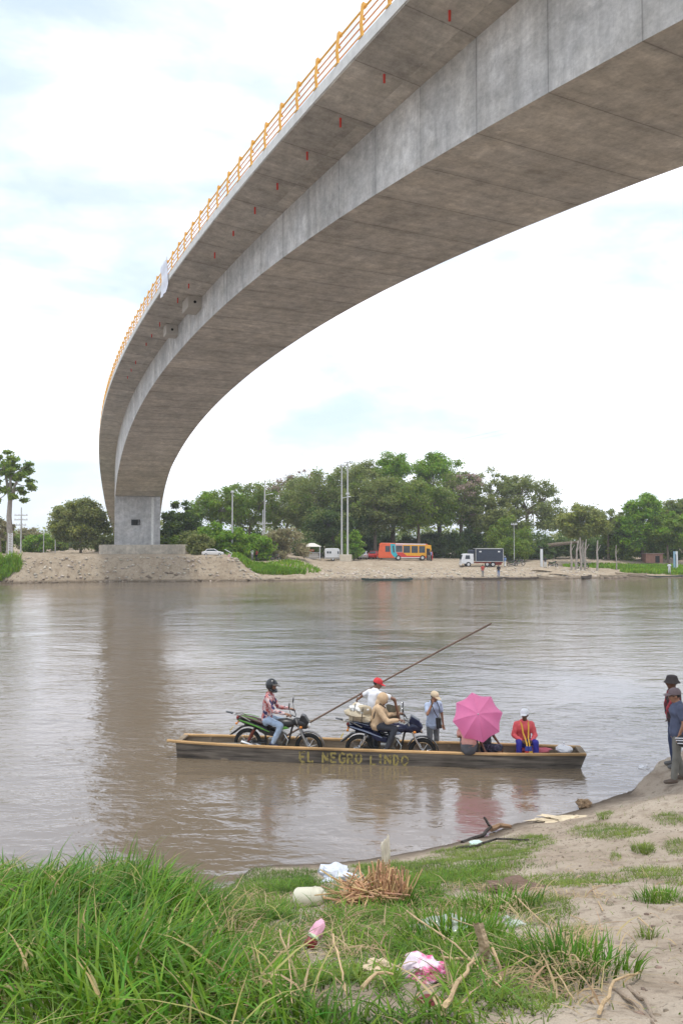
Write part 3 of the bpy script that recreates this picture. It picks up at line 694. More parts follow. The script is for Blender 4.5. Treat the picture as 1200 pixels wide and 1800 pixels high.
# ------------------------------------------------------------------ people
SK = dict(brown=M('skin_brown', (.20, .095, .055), .5, var=.1), dark=M('skin_dark', (.13, .06, .035), .5, var=.1), tan=M('skin_tan', (.30, .15, .09), .5, var=.1))
m_hair = M('black_hair', (.012, .010, .010), .6); m_eye = M('eye_dark', (.015, .01, .01), .3, var=0)
def V3(*a): return np.array(a, float)
BASE = dict(pel=V3(0, 0, .93), chest=V3(0, 0, 1.40), head=V3(.02, 0, 1.585), yaw=0., pitch=0.,
            el_l=V3(-.02, .24, 1.10), wr_l=V3(.05, .25, .86), el_r=V3(-.02, -.24, 1.10), wr_r=V3(.05, -.25, .86),
            kn_l=V3(.02, .10, .50), an_l=V3(-.02, .11, .09), kn_r=V3(.02, -.10, .50), an_r=V3(-.02, -.11, .09), toe_l=V3(1, .15, 0), toe_r=V3(1, -.15, 0),
            tyaw=0., shw=.185)
def fingers(mb, w, d, side, curl=.6, up=None):
    # w wrist, d hand direction, side +1 left -1 right; palm then four bent fingers and a thumb
    d = d / np.linalg.norm(d); n = V3(0, 0, -1) if abs(d[2]) < .8 else V3(1, 0, 0)
    n = n - d * np.dot(n, d); n /= np.linalg.norm(n); l = np.cross(d, n) * side
    for i, (o, ln) in enumerate(((.030, .070), (.010, .080), (-.010, .075), (-.028, .060))):
        a = w + d * .085 + l * o * -side * side; k1 = a + d * ln * .45 + n * ln * .25 * curl; k2 = k1 + (d * (1 - curl) + n * curl) * ln * .35; k3 = k2 + (d * (.6 - curl) + n) * ln * .28 * curl
        mb.tube([a - d * .015, a, k1, k2, k3], [.009, .0095, .0088, .008, .006], 6)
    a = w + d * .025 + l * .030; mb.tube([a, a + l * .022 + d * .022 + n * .01, a + l * .026 + d * .05 + n * .022, a + l * .018 + d * .068 + n * .032], [.012, .011, .009, .007], 6)
    return l, n
def figure(label, loc, rz, sc, J=None, skin='brown', shirt=None, sleeve='short', trousers=None, shoes=None, shorts=False, hat=None, hair=True, group=None, vox=.016, mesh_rot=None, far=False, parent_rot=None, coat=.0, long_shirt=.0):
    j = dict(BASE); j.update(J or {})
    t = empty('person', loc, rz if not hasattr(rz, '__len__') else rz, sc, label, 'person', group)
    pel, ch = j['pel'], j['chest']; lat = V3(-math.sin(j['tyaw']), math.cos(j['tyaw']), 0)
    up = (ch - pel) / np.linalg.norm(ch - pel); fw = np.cross(lat, up)
    shl = ch + lat * j['shw'] - up * .025; shr = ch - lat * j['shw'] - up * .025
    plat = V3(-math.sin(j.get('pyaw', 0)), math.cos(j.get('pyaw', 0)), 0)
    hl = pel + plat * .09 - V3(0, 0, .02); hr = pel - plat * .09 - V3(0, 0, .02)
    mid = (pel + ch) / 2 + fw * -.015
    T = [(pel - up * .03, .105, .155), (pel + up * .10, .10, .145), (mid, .10, .140), (pel * .22 + ch * .78 + fw * .01, .115, .165), (ch - up * .03, .095, .165), (ch + up * .03, .065, .10)]
    if j.get('fat'): T = [(a, b_ * (1 + j['fat']), c * (1 + j['fat'] * .8)) for a, b_, c in T]
    body = MB()
    body.loft([(a, b_ * .93, c * .93) for a, b_, c in T], 14, lat)
    H = j['head']; y, p = j['yaw'], j['pitch']
    R = Matrix.Rotation(y, 3, 'Z') @ Matrix.Rotation(p, 3, 'Y')
    def hp(x, yy, z): return np.array(Vector(H) + R @ Vector((x, yy, z)))
    body.cap(ch - up * .02, hp(-.02, 0, -.07), .062, .052, 10, lat)
    body.ell(hp(-.005, 0, .025), (.098, .078, .098), 14, 10, R); body.loft([(hp(.025, 0, -.02), .070, .062), (hp(.045, 0, -.085), .038, .040)], 10, np.array(R @ Vector((0, 1, 0))))
    if not far:
        body.tube([hp(.090, 0, .012), hp(.112, 0, -.022), hp(.095, 0, -.032)], [.010, .017, .012], 8)
        for s in (-1, 1):
            body.ell(hp(-.005, s * .080, -.005), (.018, .010, .032), 8, 6, R)
            body.tube([hp(.086, s * .012, .026), hp(.080, s * .050, .024)], [.010, .008], 6)
        body.tube([hp(.083, -.024, -.056), hp(.093, 0, -.055), hp(.083, .024, -.056)], [.007, .009, .007], 6)
    ex = MB()
    AR = []
    for s, sh, e, wr in ((1, shl, j['el_l'], j['wr_l']), (-1, shr, j['el_r'], j['wr_r'])):
        body.cap(sh, e, .050, .038, 10); body.cap(e, wr, .038, .026, 10)
        d = j.get('hd_l' if s > 0 else 'hd_r'); d = (wr - e) / np.linalg.norm(wr - e) if d is None else V3(*d) / np.linalg.norm(d)
        body.cap(wr, wr + d * .05, .027, .030, 8); body.loft([(wr + d * .03, .016, .036), (wr + d * .085, .014, .038)], 8, lat if abs(np.dot(lat, d)) < .7 else V3(0, 0, 1))
        if not far: fingers(ex, wr, d, s, j.get('curl', .6))
        AR.append((sh, e, wr))
    LG = []
    for s, h, k, a, td in ((1, hl, j['kn_l'], j['an_l'], j['toe_l']), (-1, hr, j['kn_r'], j['an_r'], j['toe_r'])):
        body.cap(h, k, .078, .054, 10); body.cap(k, k * .6 + a * .4, .054, .055, 10); body.cap(k * .6 + a * .4, a, .052, .036, 10)
        td = td / np.linalg.norm(td); LG.append((h, k, a, td))
        body.loft([(a + V3(0, 0, -.035) - td * .03, .035, .038), (a + V3(0, 0, -.055) + td * .13, .022, .042)], 8, np.cross(V3(0, 0, 1), td))
    body.remesh('body', SK[skin], t, vox if not far else .03, 2, None if far else ex)
    if not far:
        for s in (-1, 1): MB().ell(hp(.086, s * .031, .008), (.010, .014, .009), 8, 6, R).build('eye', m_eye, t)
    if shirt is not None:
        m_ = MB(); g = .014 + coat
        TT = [(a, b_ + g, c + g) for a, b_, c in (T[1:-1] if j.get('seated') else T[:-1])] + [(ch + up * .015, .08 + g * .4, .115 + g * .4)]
        if long_shirt: TT = [(pel - up * long_shirt, .125 + g, .17 + g)] + TT
        m_.loft(TT, 16, lat)
        for sh, e, wr in AR:
            m_.cap(sh - (sh - ch) * .15, sh, .064 + coat, .064 + coat, 10)
            if sleeve == 'short': q = sh * .35 + e * .65; m_.loft([(sh, .062, .062), (q, .064, .064)], 12)
            elif sleeve == 'long': m_.cap(sh, e, .060 + coat, .052 + coat, 10); m_.loft([(e, .052 + coat, .052 + coat), (e * .12 + wr * .88, .038 + coat * .5, .038 + coat * .5)], 10)
        m_.remesh('shirt' if coat < .02 else 'jacket', shirt, t, vox if not far else .03, 3, wob=0 if far else .007)
    if trousers is not None:
        m_ = MB(); m_.loft([(pel - up * .07, .118, .165), (pel + up * .08, .108, .152)], 14, plat)
        for h, k, a, td in LG:
            m_.cap(h, k, .092, .068, 10)
            if shorts: pass
            else: m_.loft([(k, .068, .068), (k * .5 + a * .5, .066, .066), (a + (k - a) * .06, .056, .056)], 10)
        m_.remesh('shorts' if shorts else 'trousers', trousers, t, vox if not far else .03, 3, wob=0 if far else .005)
    if shoes is not None:
        for h, k, a, td in LG:
            m_ = MB(); l = np.cross(V3(0, 0, 1), td); m_.loft([(a + V3(0, 0, -.02) - td * .035, .052, .045), (a + V3(0, 0, -.035) + td * .05, .046, .050), (a + V3(0, 0, -.05) + td * .15, .033, .048)], 10, l)
            m_.build('shoe', shoes, t)
    if hair:
        m_ = MB(); m_.ell(hp(-.014, 0, .036), (.104, .086, .100), 14, 10, R)
        o = m_.mesh(); import bmesh
        bm = bmesh.new(); bm.from_mesh(o); Ri = R.inverted(); Hc = Vector(H)
        dl = [v for v in bm.verts if (Ri @ (v.co - Hc)).x > .050 and (Ri @ (v.co - Hc)).z < .085 or (Ri @ (v.co - Hc)).z < -.035]
        bmesh.ops.delete(bm, geom=dl, context='VERTS'); bm.to_mesh(o); bm.free(); link('hair', o, m_hair, t)
    if hat:
        kind, mm = hat; m_ = MB()
        if kind == 'cap':
            pr = [(.106, .03), (.108, .055), (.100, .095), (.075, .128), (.035, .145), (.0, .150)]
            m_.lathe([(r, h) for r, h in pr], (0, 0, 0), 18)
            m_.v = [tuple(hp(v[0] * 1.05 - .008, v[1] * .90, v[2])) for v in m_.v]
            b2 = MB(); A = []
            for i in range(11):
                a = -1.15 + 2.3 * i / 10; A.append((math.cos(a), math.sin(a)))
            top = [hp(.03 + .085 * c * .9, .088 * s, .050) for c, s in A] + [hp(.04 + .155 * c, .082 * s, .035 - .012 * abs(s)) for c, s in A]
            n_ = len(A); bot = [q - np.array([0, 0, .007]) for q in top]
            b2.add(top + bot, [(i, i + 1, n_ + i + 1, n_ + i) for i in range(n_ - 1)] + [(2 * n_ + i, 3 * n_ + i, 3 * n_ + i + 1, 2 * n_ + i + 1) for i in range(n_ - 1)] + [(n_ + i, n_ + i + 1, 3 * n_ + i + 1, 3 * n_ + i) for i in range(n_ - 1)])
            o = m_.build('cap', mm, t); b2.build('visor', mm, o)
        elif kind == 'bucket':
            m_.lathe([(.145, .005), (.150, .0), (.112, .05), (.102, .09), (.09, .125), (.05, .142), (0, .145)], (0, 0, 0), 18)
            m_.v = [tuple(hp(v[0] * 1.03 - .005, v[1] * .95, v[2])) for v in m_.v]; m_.build('bucket_hat', mm, t)
        elif kind == 'helmet':
            m_.ell(hp(-.008, 0, .03), (.142, .122, .138), 20, 14, R); me = m_.mesh()
            import bmesh
            bm = bmesh.new(); bm.from_mesh(me); Ri = R.inverted(); Hc = Vector(H)
            dl = [v for v in bm.verts if (lambda q: (q.x > .085 and -.055 < q.z < .055) or q.z < -.095)(Ri @ (v.co - Hc))]
            bmesh.ops.delete(bm, geom=dl, context='VERTS'); bm.to_mesh(me); bm.free(); h_ = link('helmet', me, mm, t)
            sol = h_.modifiers.new('solid', 'SOLIDIFY'); sol.thickness = .012
            c_ = MB(); c_.tube([hp(.02, -.112, -.06), hp(.10, -.075, -.085), hp(.135, 0, -.085), hp(.10, .075, -.085), hp(.02, .112, -.06)], [.028, .032, .032, .032, .028], 8); c_.build('chin_guard', mm, h_)
            b2 = MB(); A = [(math.cos(a), math.sin(a)) for a in np.linspace(-1.2, 1.2, 11)]
            top = [hp(.0 + .135 * c, .118 * s, .080) for c, s in A] + [hp(.015 + .205 * c, .105 * s, .058) for c, s in A]; bot = [q - np.array([0, 0, .008]) for q in top]; n_ = 11
            b2.add(top + bot, [(i, i + 1, n_ + i + 1, n_ + i) for i in range(n_ - 1)] + [(2 * n_ + i, 3 * n_ + i, 3 * n_ + i + 1, 2 * n_ + i + 1) for i in range(n_ - 1)] + [(n_ + i, n_ + i + 1, 3 * n_ + i + 1, 3 * n_ + i) for i in range(n_ - 1)])
            b2.build('visor', M('smoked_visor', (.10, .09, .08), .12, var=0), h_)
        elif kind == 'hood':
            m_.ell(hp(-.03, 0, .015), (.130, .112, .135), 14, 10, R); m_.cap(hp(-.06, 0, -.08), ch - fw * .03, .085, .085, 10, lat); m_.remesh('hood', mm, t, .016, 2, wob=.004)
    t['hp'] = 0
    return t, hp

# ------------------------------------------------------------------ motorcycles (local x forward, z up, origin at rear axle ground point, axle at z = .3)
m_tyre = M('tyre_rubber', (.018, .018, .018), .85, vs=30, bump=.03); m_chrome = M('worn_chrome', (.62, .62, .62), .22, metal=1., var=.1)
m_blackp = M('black_plastic', (.018, .018, .02), .35, var=.2); m_alu = M('engine_alloy', (.28, .27, .25), .4, metal=.9, var=.3, vs=12); m_glass = M('lamp_glass', (.75, .78, .8), .08, var=.05)
m_redl = M('red_lens', (.55, .03, .02), .25); m_mir = M('mirror_glass', (.5, .5, .5), .05, metal=1., var=0)
def wheel(x, root, R=.31, r=.045):
    w_ = empty('wheel', (x, 0, .3)); w_.parent = root
    MB().torus((0, 0, 0), R - r, r, 36, 10, wide=.95).build('tyre', m_tyre, w_)
    m_ = MB(); m_.torus((0, 0, 0), R - 2 * r - .004, .013, 36, 6, wide=1.9)
    m_.tube([(0, -.05, 0), (0, .05, 0)], .045, 14); m_.tube([(0, .05, 0), (0, .062, 0)], .06, 14)
    for i in range(18):
        a = i * PI / 9; s = .035 * (-1) ** i; m_.tube([(math.cos(a + .25) * .04, s, math.sin(a + .25) * .04), (math.cos(a) * (R - .1), 0, math.sin(a) * (R - .1))], .0035, 4)
    m_.build('rim', m_chrome, w_); return w_
def motorcycle(label, loc, rot, sc, tank, stripe, seatm, blue=False, name='motorcycle'):
    t = empty(name, loc, rot, sc, label, 'motorcycle'); WB = 1.385
    wheel(0, t); wheel(WB, t)
    m_ = MB(); prof = []
    # rear fender tail
    m_.torus((0.02, 0, .3), .365, .018, 14, 6, a0=.75, a1=2.3, wide=3.6); m_.prism([(-.18, .64), (-.42, .44), (-.36, .45), (-.28, .50), (-.10, .66)], -.07, .07); m_.build('rear_fender', m_blackp, t)
    m_ = MB(); m_.torus((WB, 0, .3), .345, .016, 18, 6, a0=.15, a1=2.75, wide=4.); m_.build('front_fender', M('grey_brown_fender', (.10, .085, .08), .3) if not blue else m_blackp, t)
    # seat
    m_ = MB(); m_.loft([((-.20, 0, .865), .035, .07), ((.05, 0, .83), .055, .11), ((.30, 0, .77), .060, .13), ((.52, 0, .735), .050, .10), ((.62, 0, .75), .04, .07)], 14, (0, 1, 0)); m_.build('seat', seatm, t)
    m_ = MB()
    for s in (-1, 1): m_.tube([(-.16, s * .085, .895), (.0, s * .125, .885), (.20, s * .135, .845)], .008, 5)
    m_.build('seat_piping', stripe, t)
    # tail cowl + side panels
    m_ = MB(); m_.loft([((-.26, 0, .80), .03, .05), ((-.12, 0, .76), .05, .10), ((.15, 0, .70), .06, .125), ((.42, 0, .63), .07, .13)], 12, (0, 1, 0)); m_.build('tail_cowl', tank if blue else m_blackp, t)
    for s in (-1, 1):
        m_ = MB(); m_.prism([(.25, .68), (.62, .60), (.60, .50), (.40, .52), (.28, .58)], s * .10, s * .14); m_.build('side_panel', tank if blue else m_blackp, t, bevel=.01)
        m_ = MB(); m_.prism([(-.22, .800), (.10, .712), (.50, .590), (.50, .607), (.12, .735), (-.20, .818)], s * .13, s * .147); m_.build('side_stripe', stripe, t)
    # tank
    m_ = MB(); m_.loft([((.58, 0, .76), .07, .09), ((.70, 0, .78), .105, .14), ((.86, 0, .79), .115, .15), ((.98, 0, .80), .08, .10)], 14, (0, 1, 0)); tk = m_.build('fuel_tank', tank, t)
    for s in (-1, 1):
        m_ = MB(); m_.prism([(.66, .72), (.86, .745), (.94, .71), (.84, .68), (.70, .67)], s * .135, s * .158); m_.build('tank_decal', stripe, tk, bevel=.008)
    # frame
    m_ = MB()
    m_.tube([(1.05, 0, .86), (.98, 0, .68), (.92, 0, .35), (.70, 0, .22), (.42, 0, .24), (.38, 0, .60)], .022, 8); m_.tube([(1.03, 0, .80), (.60, 0, .66), (-.10, 0, .68)], .02, 8)
    for s in (-1, 1):
        m_.tube([(.42, s * .09, .34), (0, s * .075, .30)], .020, 8); m_.tube([(.02, s * .10, .32), (.16, s * .11, .66)], .024, 8)
    m_.build('frame', m_blackp, t)
    m_ = MB()
    for s in (-1, 1):
        m_ = MB(); m_.tube([(.02, s * .105, .32), (.16, s * .105, .66)], .018, 8)
        for i in range(9): q = .15 + i * .085; m_.tube([(.02 + .14 * q, s * .105, .32 + .34 * q - .012), (.02 + .14 * q, s * .105, .32 + .34 * q + .012)], .038, 10)
        m_.build('shock_spring', M('spring_red', (.16, .04, .025), .5) if not blue else m_chrome, t)
    # engine
    m_ = MB(); m_.box((.62, 0, .33), (.30, .20, .20)); m_.tube([(.58, -.14, .32), (.58, .14, .32)], .095, 16); m_.tube([(.72, -.12, .33), (.72, .12, .33)], .07, 14)
    m_.tube([(.72, 0, .40), (.80, 0, .60)], [.075, .07], 12)
    for i in range(7): q = i / 6; m_.tube([(.735 + .06 * q, 0, .43 + .15 * q), (.738 + .06 * q, 0, .438 + .15 * q)], .098, 14)
    m_.build('engine', m_alu, t)
    m_ = MB(); m_.tube([(.82, -.05, .56), (.92, -.09, .44), (.88, -.12, .26), (.70, -.13, .20), (.36, -.14, .22)], .020, 8); m_.tube([(.36, -.145, .22), (.30, -.15, .235), (-.12, -.165, .33)], [.022, .045, .048], 12); m_.build('exhaust', m_chrome, t)
    # fork
    for s in (-1, 1):
        m_ = MB(); m_.tube([(1.06, s * .085, .92), (1.22, s * .085, .60)], .020, 10); m_.tube([(1.22, s * .085, .60), (WB, s * .085, .28)], .030, 10); m_.build('fork_leg', m_chrome if blue else M('fork_grey', (.42, .42, .42), .35, metal=.8), t)
    m_ = MB(); m_.tube([(.90, .36, 1.02), (.98, .24, 1.03), (1.04, .10, .97), (1.05, -.10, .97), (.98, -.24, 1.03), (.90, -.36, 1.02)], .012, 8)
    for s in (-1, 1): m_.tube([(.90, s * .36, 1.02), (.94, s * .27, 1.03)], .019, 10); m_.tube([(.99, s * .22, 1.04), (1.00, s * .37, 1.02)], .007, 5)
    m_.build('handlebar', m_blackp, t)
    for s in (-1, 1):
        m_ = MB(); m_.tube([(.97, s * .25, 1.03), (.94, s * .29, 1.15), (.93, s * .31, 1.18)], .006, 6); a = m_.build('mirror', m_blackp, t)
        m_ = MB(); m_.ell((.93, s * .32, 1.245), (.014, .045, .070), 14, 8); m_.build('mirror_head', m_blackp, a)
        MB().ell((.918, s * .32, 1.245), (.006, .038, .060), 14, 8).build('mirror_glass', m_mir, a)
    # headlamp fairing
    m_ = MB()
    if blue: m_.loft([((1.04, 0, .80), .10, .10), ((1.16, 0, .84), .15, .14), ((1.27, 0, .83), .13, .12)], 14, (0, 1, 0)); m_.prism([(1.06, .94), (1.12, 1.09), (1.30, .99), (1.36, .80), (1.22, .90)], -.12, .12)
    else: m_.loft([((1.06, 0, .84), .09, .09), ((1.18, 0, .82), .13, .13), ((1.27, 0, .80), .115, .12)], 14, (0, 1, 0)); m_.prism([(1.14, .90), (1.18, 1.02), (1.26, 1.0), (1.36, .86), (1.30, .80)], -.11, .11)
    fa = m_.build('headlight_fairing', tank if blue else m_blackp, t, bevel=.015)
    m_ = MB(); m_.ell((1.335, 0, .79), (.05, .095, .085), 16, 10, Matrix.Rotation(-.3, 3, 'Y')); hl = m_.build('headlight', m_chrome, t); MB().ell((1.352, 0, .785), (.045, .082, .074), 16, 10, Matrix.Rotation(-.3, 3, 'Y')).build('headlight_glass', m_glass, hl)
    for s in (-1, 1):
        m_ = MB(); m_.ell((1.20, s * .18, .76), (.035, .03, .028), 10, 6); m_.tube([(1.20, s * .10, .77), (1.2, s * .17, .76)], .009, 6); m_.build('turn_signal', M('amber_lens', (.65, .22, .03), .3), t)
        m_ = MB(); m_.ell((-.26, s * .12, .72), (.03, .03, .028), 10, 6); m_.tube([(-.24, s * .05, .73), (-.26, s * .11, .72)], .009, 6); m_.build('turn_signal', MATS['amber_lens'], t)
    MB().ell((-.265, 0, .83), (.035, .06, .04), 12, 8).build('tail_light', M('dark_red_lens', (.22, .02, .015), .3), t)
    m_ = MB(); m_.tube([(.05, .13, .80), (-.20, .12, .91), (-.32, .06, .90), (-.32, -.06, .90), (-.20, -.12, .91), (.05, -.13, .80)], .012, 8); m_.build('grab_rail', m_alu, t)
    m_ = MB(); m_.prism([(-.38, .905), (-.54, .935), (-.54, .945), (-.38, .93)], -.05, .05); m_.build('tail_flap', m_blackp, t)
    m_ = MB(); m_.tube([(.56, -.20, .30), (.56, .20, .30)], .016, 8)
    for s in (-1, 1): m_.box((.56, s * .21, .30), (.07, .09, .03))
    m_.build('foot_peg', m_blackp, t)
    MB().box((-.385, 0, .57), (.012, .14, .10), ry=.55).build('number_plate', M('plate_yellow', (.62, .48, .06), .5), t)
    return t

# ------------------------------------------------------------------ canoe
def wood(name, a, c, bumpd=.01, sx=.35):
    m = bpy.data.materials.new(name); m.use_nodes = True; nt = m.node_tree; N = nt.nodes; L = nt.links; b = N['Principled BSDF']; b.inputs['Roughness'].default_value = .85; b.inputs['Specular IOR Level'].default_value = .2
    tc = N.new('ShaderNodeTexCoord'); mp = N.new('ShaderNodeMapping'); mp.inputs['Scale'].default_value = (sx, 4, 7); L.new(tc.outputs['Object'], mp.inputs[0])
    n = N.new('ShaderNodeTexNoise'); n.inputs['Scale'].default_value = 2.2; n.inputs['Detail'].default_value = 8; n.inputs['Roughness'].default_value = .65; L.new(mp.outputs[0], n.inputs['Vector'])
    r = N.new('ShaderNodeValToRGB'); r.color_ramp.elements[0].position = .32; r.color_ramp.elements[1].position = .68; r.color_ramp.elements[0].color = (*a, 1); r.color_ramp.elements[1].color = (*c, 1)
    L.new(n.outputs['Fac'], r.inputs[0])
    n2 = N.new('ShaderNodeTexNoise'); n2.inputs['Scale'].default_value = 1.1; n2.inputs['Detail'].default_value = 6; L.new(tc.outputs['Object'], n2.inputs['Vector'])
    mr = N.new('ShaderNodeMapRange'); mr.inputs['From Min'].default_value = .35; mr.inputs['From Max'].default_value = .65; mr.inputs['To Min'].default_value = .62; mr.inputs['To Max'].default_value = 1.2; L.new(n2.outputs['Fac'], mr.inputs['Value'])
    x = N.new('ShaderNodeMixRGB'); x.blend_type = 'MULTIPLY'; x.inputs[0].default_value = 1; L.new(r.outputs[0], x.inputs[1]); L.new(mr.outputs[0], x.inputs[2]); L.new(x.outputs[0], b.inputs['Base Color'])
    bp = N.new('ShaderNodeBump'); bp.inputs['Distance'].default_value = bumpd; bp.inputs['Strength'].default_value = .8; L.new(n.outputs['Fac'], bp.inputs['Height']); L.new(bp.outputs[0], b.inputs['Normal'])
    MATS[name] = m; return m
m_hull = wood('hull_tarred_wood', (.045, .04, .036), (.25, .215, .175)); m_gun = wood('gunwale_wood', (.42, .25, .11), (.60, .40, .20), .004); m_inw = wood('inner_grey_wood', (.20, .155, .11), (.36, .29, .21))
ROT = -math.radians(5.6)
canoe = empty('canoe', (.85, 19.5, 0), (0, math.radians(.35), ROT), 1., 'long dark wooden canoe with yellow painted lettering carrying two motorcycles and passengers', 'canoe')
def cpt(x, y, z=0): # canoe local to world
    q = Matrix.Rotation(ROT, 3, 'Z') @ Vector((x, y, z)); return (.85 + q.x, 19.5 + q.y, q.z)
HL = 4.88
def half(x): # half width at the top
    a = abs(x) / HL; return .50 - .15 * max(0, (a - .45) / .55) ** 1.6
def botz(x): a = max(0, (abs(x) - 3.6) / (HL - 3.6)); return -.27 + (.24 if x > 0 else .14) * a ** 2
def topz(x): return .312 + .03 * (abs(x) / HL) ** 3
cs = np.linspace(-HL, HL, 41)
def skin(inner):
    V = []; g = .035 if inner else 0
    for x in cs:
        h = half(x) - g; zb = botz(x) + g; zt_ = topz(x)
        e = .15 * max(0, (x - 4.1) / (HL - 4.1)) - .04 * max(0, (-x - 4.3) / (HL - 4.3)); V += [(x, -h, zt_), (x - e * .8, -h * .93, zb + .06), (x - e, -h * .80, zb), (x - e, h * .80, zb), (x - e * .8, h * .93, zb + .06), (x, h, zt_)]
    return V
n6 = 6; mbh = MB(); V = skin(False); F = [(i * n6 + j, i * n6 + j + 1, (i + 1) * n6 + j + 1, (i + 1) * n6 + j) for i in range(40) for j in range(5)] + [tuple(range(5, -1, -1)), tuple(40 * n6 + j for j in range(6))]
mbh.add(V, F); hull = mbh.build('hull', m_hull, canoe)
mbi = MB(); V = [(x * .994, y, z - .001) for x, y, z in skin(True)]; mbi.add(V, F[:-2] + [tuple(range(6)), tuple(40 * n6 + 5 - j for j in range(6))]); mbi.build('lining', m_inw, canoe)
for s in (-1, 1):
    m_ = MB(); pts = cs
    ext = -HL - .22 if s < 0 else -HL
    P = [(x, s * (half(x) - .02), topz(x)) for x in cs]
    if s < 0: P = [(ext, s * (half(cs[0]) - .02), topz(cs[0]) + .015)] + P
    V = []
    for p in P: V += [(p[0], p[1] - .055, p[2]), (p[0], p[1] + .055, p[2]), (p[0], p[1] + .055, p[2] + .045), (p[0], p[1] - .055, p[2] + .045)]
    k = len(P); m_.add(V, [(i * 4 + j, i * 4 + (j + 1) % 4, (i + 1) * 4 + (j + 1) % 4, (i + 1) * 4 + j) for i in range(k - 1) for j in range(4)] + [(3, 2, 1, 0), tuple((k - 1) * 4 + j for j in range(4))])
    m_.build('gunwale', m_gun, canoe, bevel=.006)
for x, s_ in ((-HL + .06, 1), (HL - .06, -1)):
    m_ = MB(); m_.box((x, 0, .36), (.14, .62, .05)); m_.build('end_board', m_inw, canoe, bevel=.006)
for x in (-3.6, -1.1, .8, 3.0, 4.1):
    m_ = MB(); m_.box((x, 0, .16 if x > 2.5 else .0), (.26, .86 if x < 3.5 else .74, .035)); m_.build('thwart', m_inw, canoe, bevel=.006)
m_ = MB()
for x in np.arange(-4.2, 4.4, .85):
    for s in (-1, 1): m_.box((x, s * (half(x) - .055), .1), (.07, .035, .48))
m_.build('rib', m_inw, canoe)
m_ = MB(); m_.box((-1.9, .0, -.10), (3.2, .5, .05)); m_.build('floor_board', m_inw, canoe)
m_ = MB(); m_.tube([(-4.6, -.28, .30), (-3.9, -.3, .34), (-3.2, -.27, .35)], .012, 6)
m_.build('rope', M('rope_grey', (.4, .37, .32), .9), canoe)
# painted name, brush strokes on the near side
m_yel = bpy.data.materials.new('worn_yellow_paint'); m_yel.use_nodes = True; nt = m_yel.node_tree; N = nt.nodes; L = nt.links; b = N['Principled BSDF']; b.inputs['Roughness'].default_value = .8
tc = N.new('ShaderNodeTexCoord'); n = N.new('ShaderNodeTexNoise'); n.inputs['Scale'].default_value = 13; n.inputs['Detail'].default_value = 6; L.new(tc.outputs['Object'], n.inputs['Vector'])
r = N.new('ShaderNodeValToRGB'); r.color_ramp.elements[0].position = .37; r.color_ramp.elements[1].position = .50; r.color_ramp.elements[0].color = (.12, .10, .06, 1); r.color_ramp.elements[1].color = (.42, .34, .11, 1); L.new(n.outputs['Fac'], r.inputs[0]); L.new(r.outputs[0], b.inputs['Base Color'])
GL = {'E': [[(1, 0), (0, 0), (0, 1), (1, 1)], [(0, .52), (.8, .52)]], 'L': [[(0, 1), (0, 0), (1, 0)]], 'N': [[(0, 0), (0, 1), (.9, 0), (.9, 1)]],
      'G': [[(1, .85), (.6, 1), (.15, .85), (0, .5), (.15, .12), (.6, 0), (1, .15), (1, .48), (.6, .48)]], 'R': [[(0, 0), (0, 1), (.7, 1), (.95, .78), (.7, .52), (0, .5)], [(.45, .5), (1, 0)]],
      'O': [[(.5, 1), (.1, .8), (0, .5), (.1, .2), (.5, 0), (.9, .2), (1, .5), (.9, .8), (.5, 1)]], 'I': [[(.3, 0), (.3, 1)]], 'D': [[(0, 0), (0, 1), (.6, .92), (.95, .5), (.6, .06), (0, 0)]]}
m_ = MB(); h = .225; z0 = .02
def stroke(x, z, w_, hh, ch):
    for pl_ in GL[ch]:
        P = []
        for i in range(len(pl_) - 1):
            for q in np.linspace(0, 1, 5)[:-1]: P.append((pl_[i][0] * (1 - q) + pl_[i + 1][0] * q, pl_[i][1] * (1 - q) + pl_[i + 1][1] * q))
        P.append(pl_[-1]); V = []
        for i, (a, c) in enumerate(P):
            a0, a1 = P[max(0, i - 1)], P[min(len(P) - 1, i + 1)]; dx, dz = (a1[0] - a0[0]) * w_, (a1[1] - a0[1]) * hh; l = math.hypot(dx, dz) + 1e-6; wd = .023 * (1 + .25 * math.sin(i * 2.1 + x * 9))
            for sg in (-1, 1):
                px_, pz_ = x + a * w_ - dz / l * wd * sg, z + c * hh + dx / l * wd * sg
                f_ = (pz_ - (botz(px_) + .06)) / (topz(px_) - botz(px_) - .06); y_ = -half(px_) * (.93 + .07 * f_) - .004
                V.append((px_, y_, pz_))
        m_.add(V, [(2 * i, 2 * i + 1, 2 * i + 3, 2 * i + 2) for i in range(len(P) - 1)])
x = -1.80
m_ = MB()
for k, ch in enumerate('EL NEGRO LINDO'):
    if ch == ' ': m_.build('painted_word', m_yel, hull, smooth=False); m_ = MB(); x += .15; continue
    wd = .06 if ch == 'I' else .125 + .01 * math.sin(k * 3)
    stroke(x, z0 + .012 * math.sin(k * 1.9), wd, h * (1 + .06 * math.sin(k * 2.7)), ch); x += wd + .072
m_.build('painted_word', m_yel, hull, smooth=False)

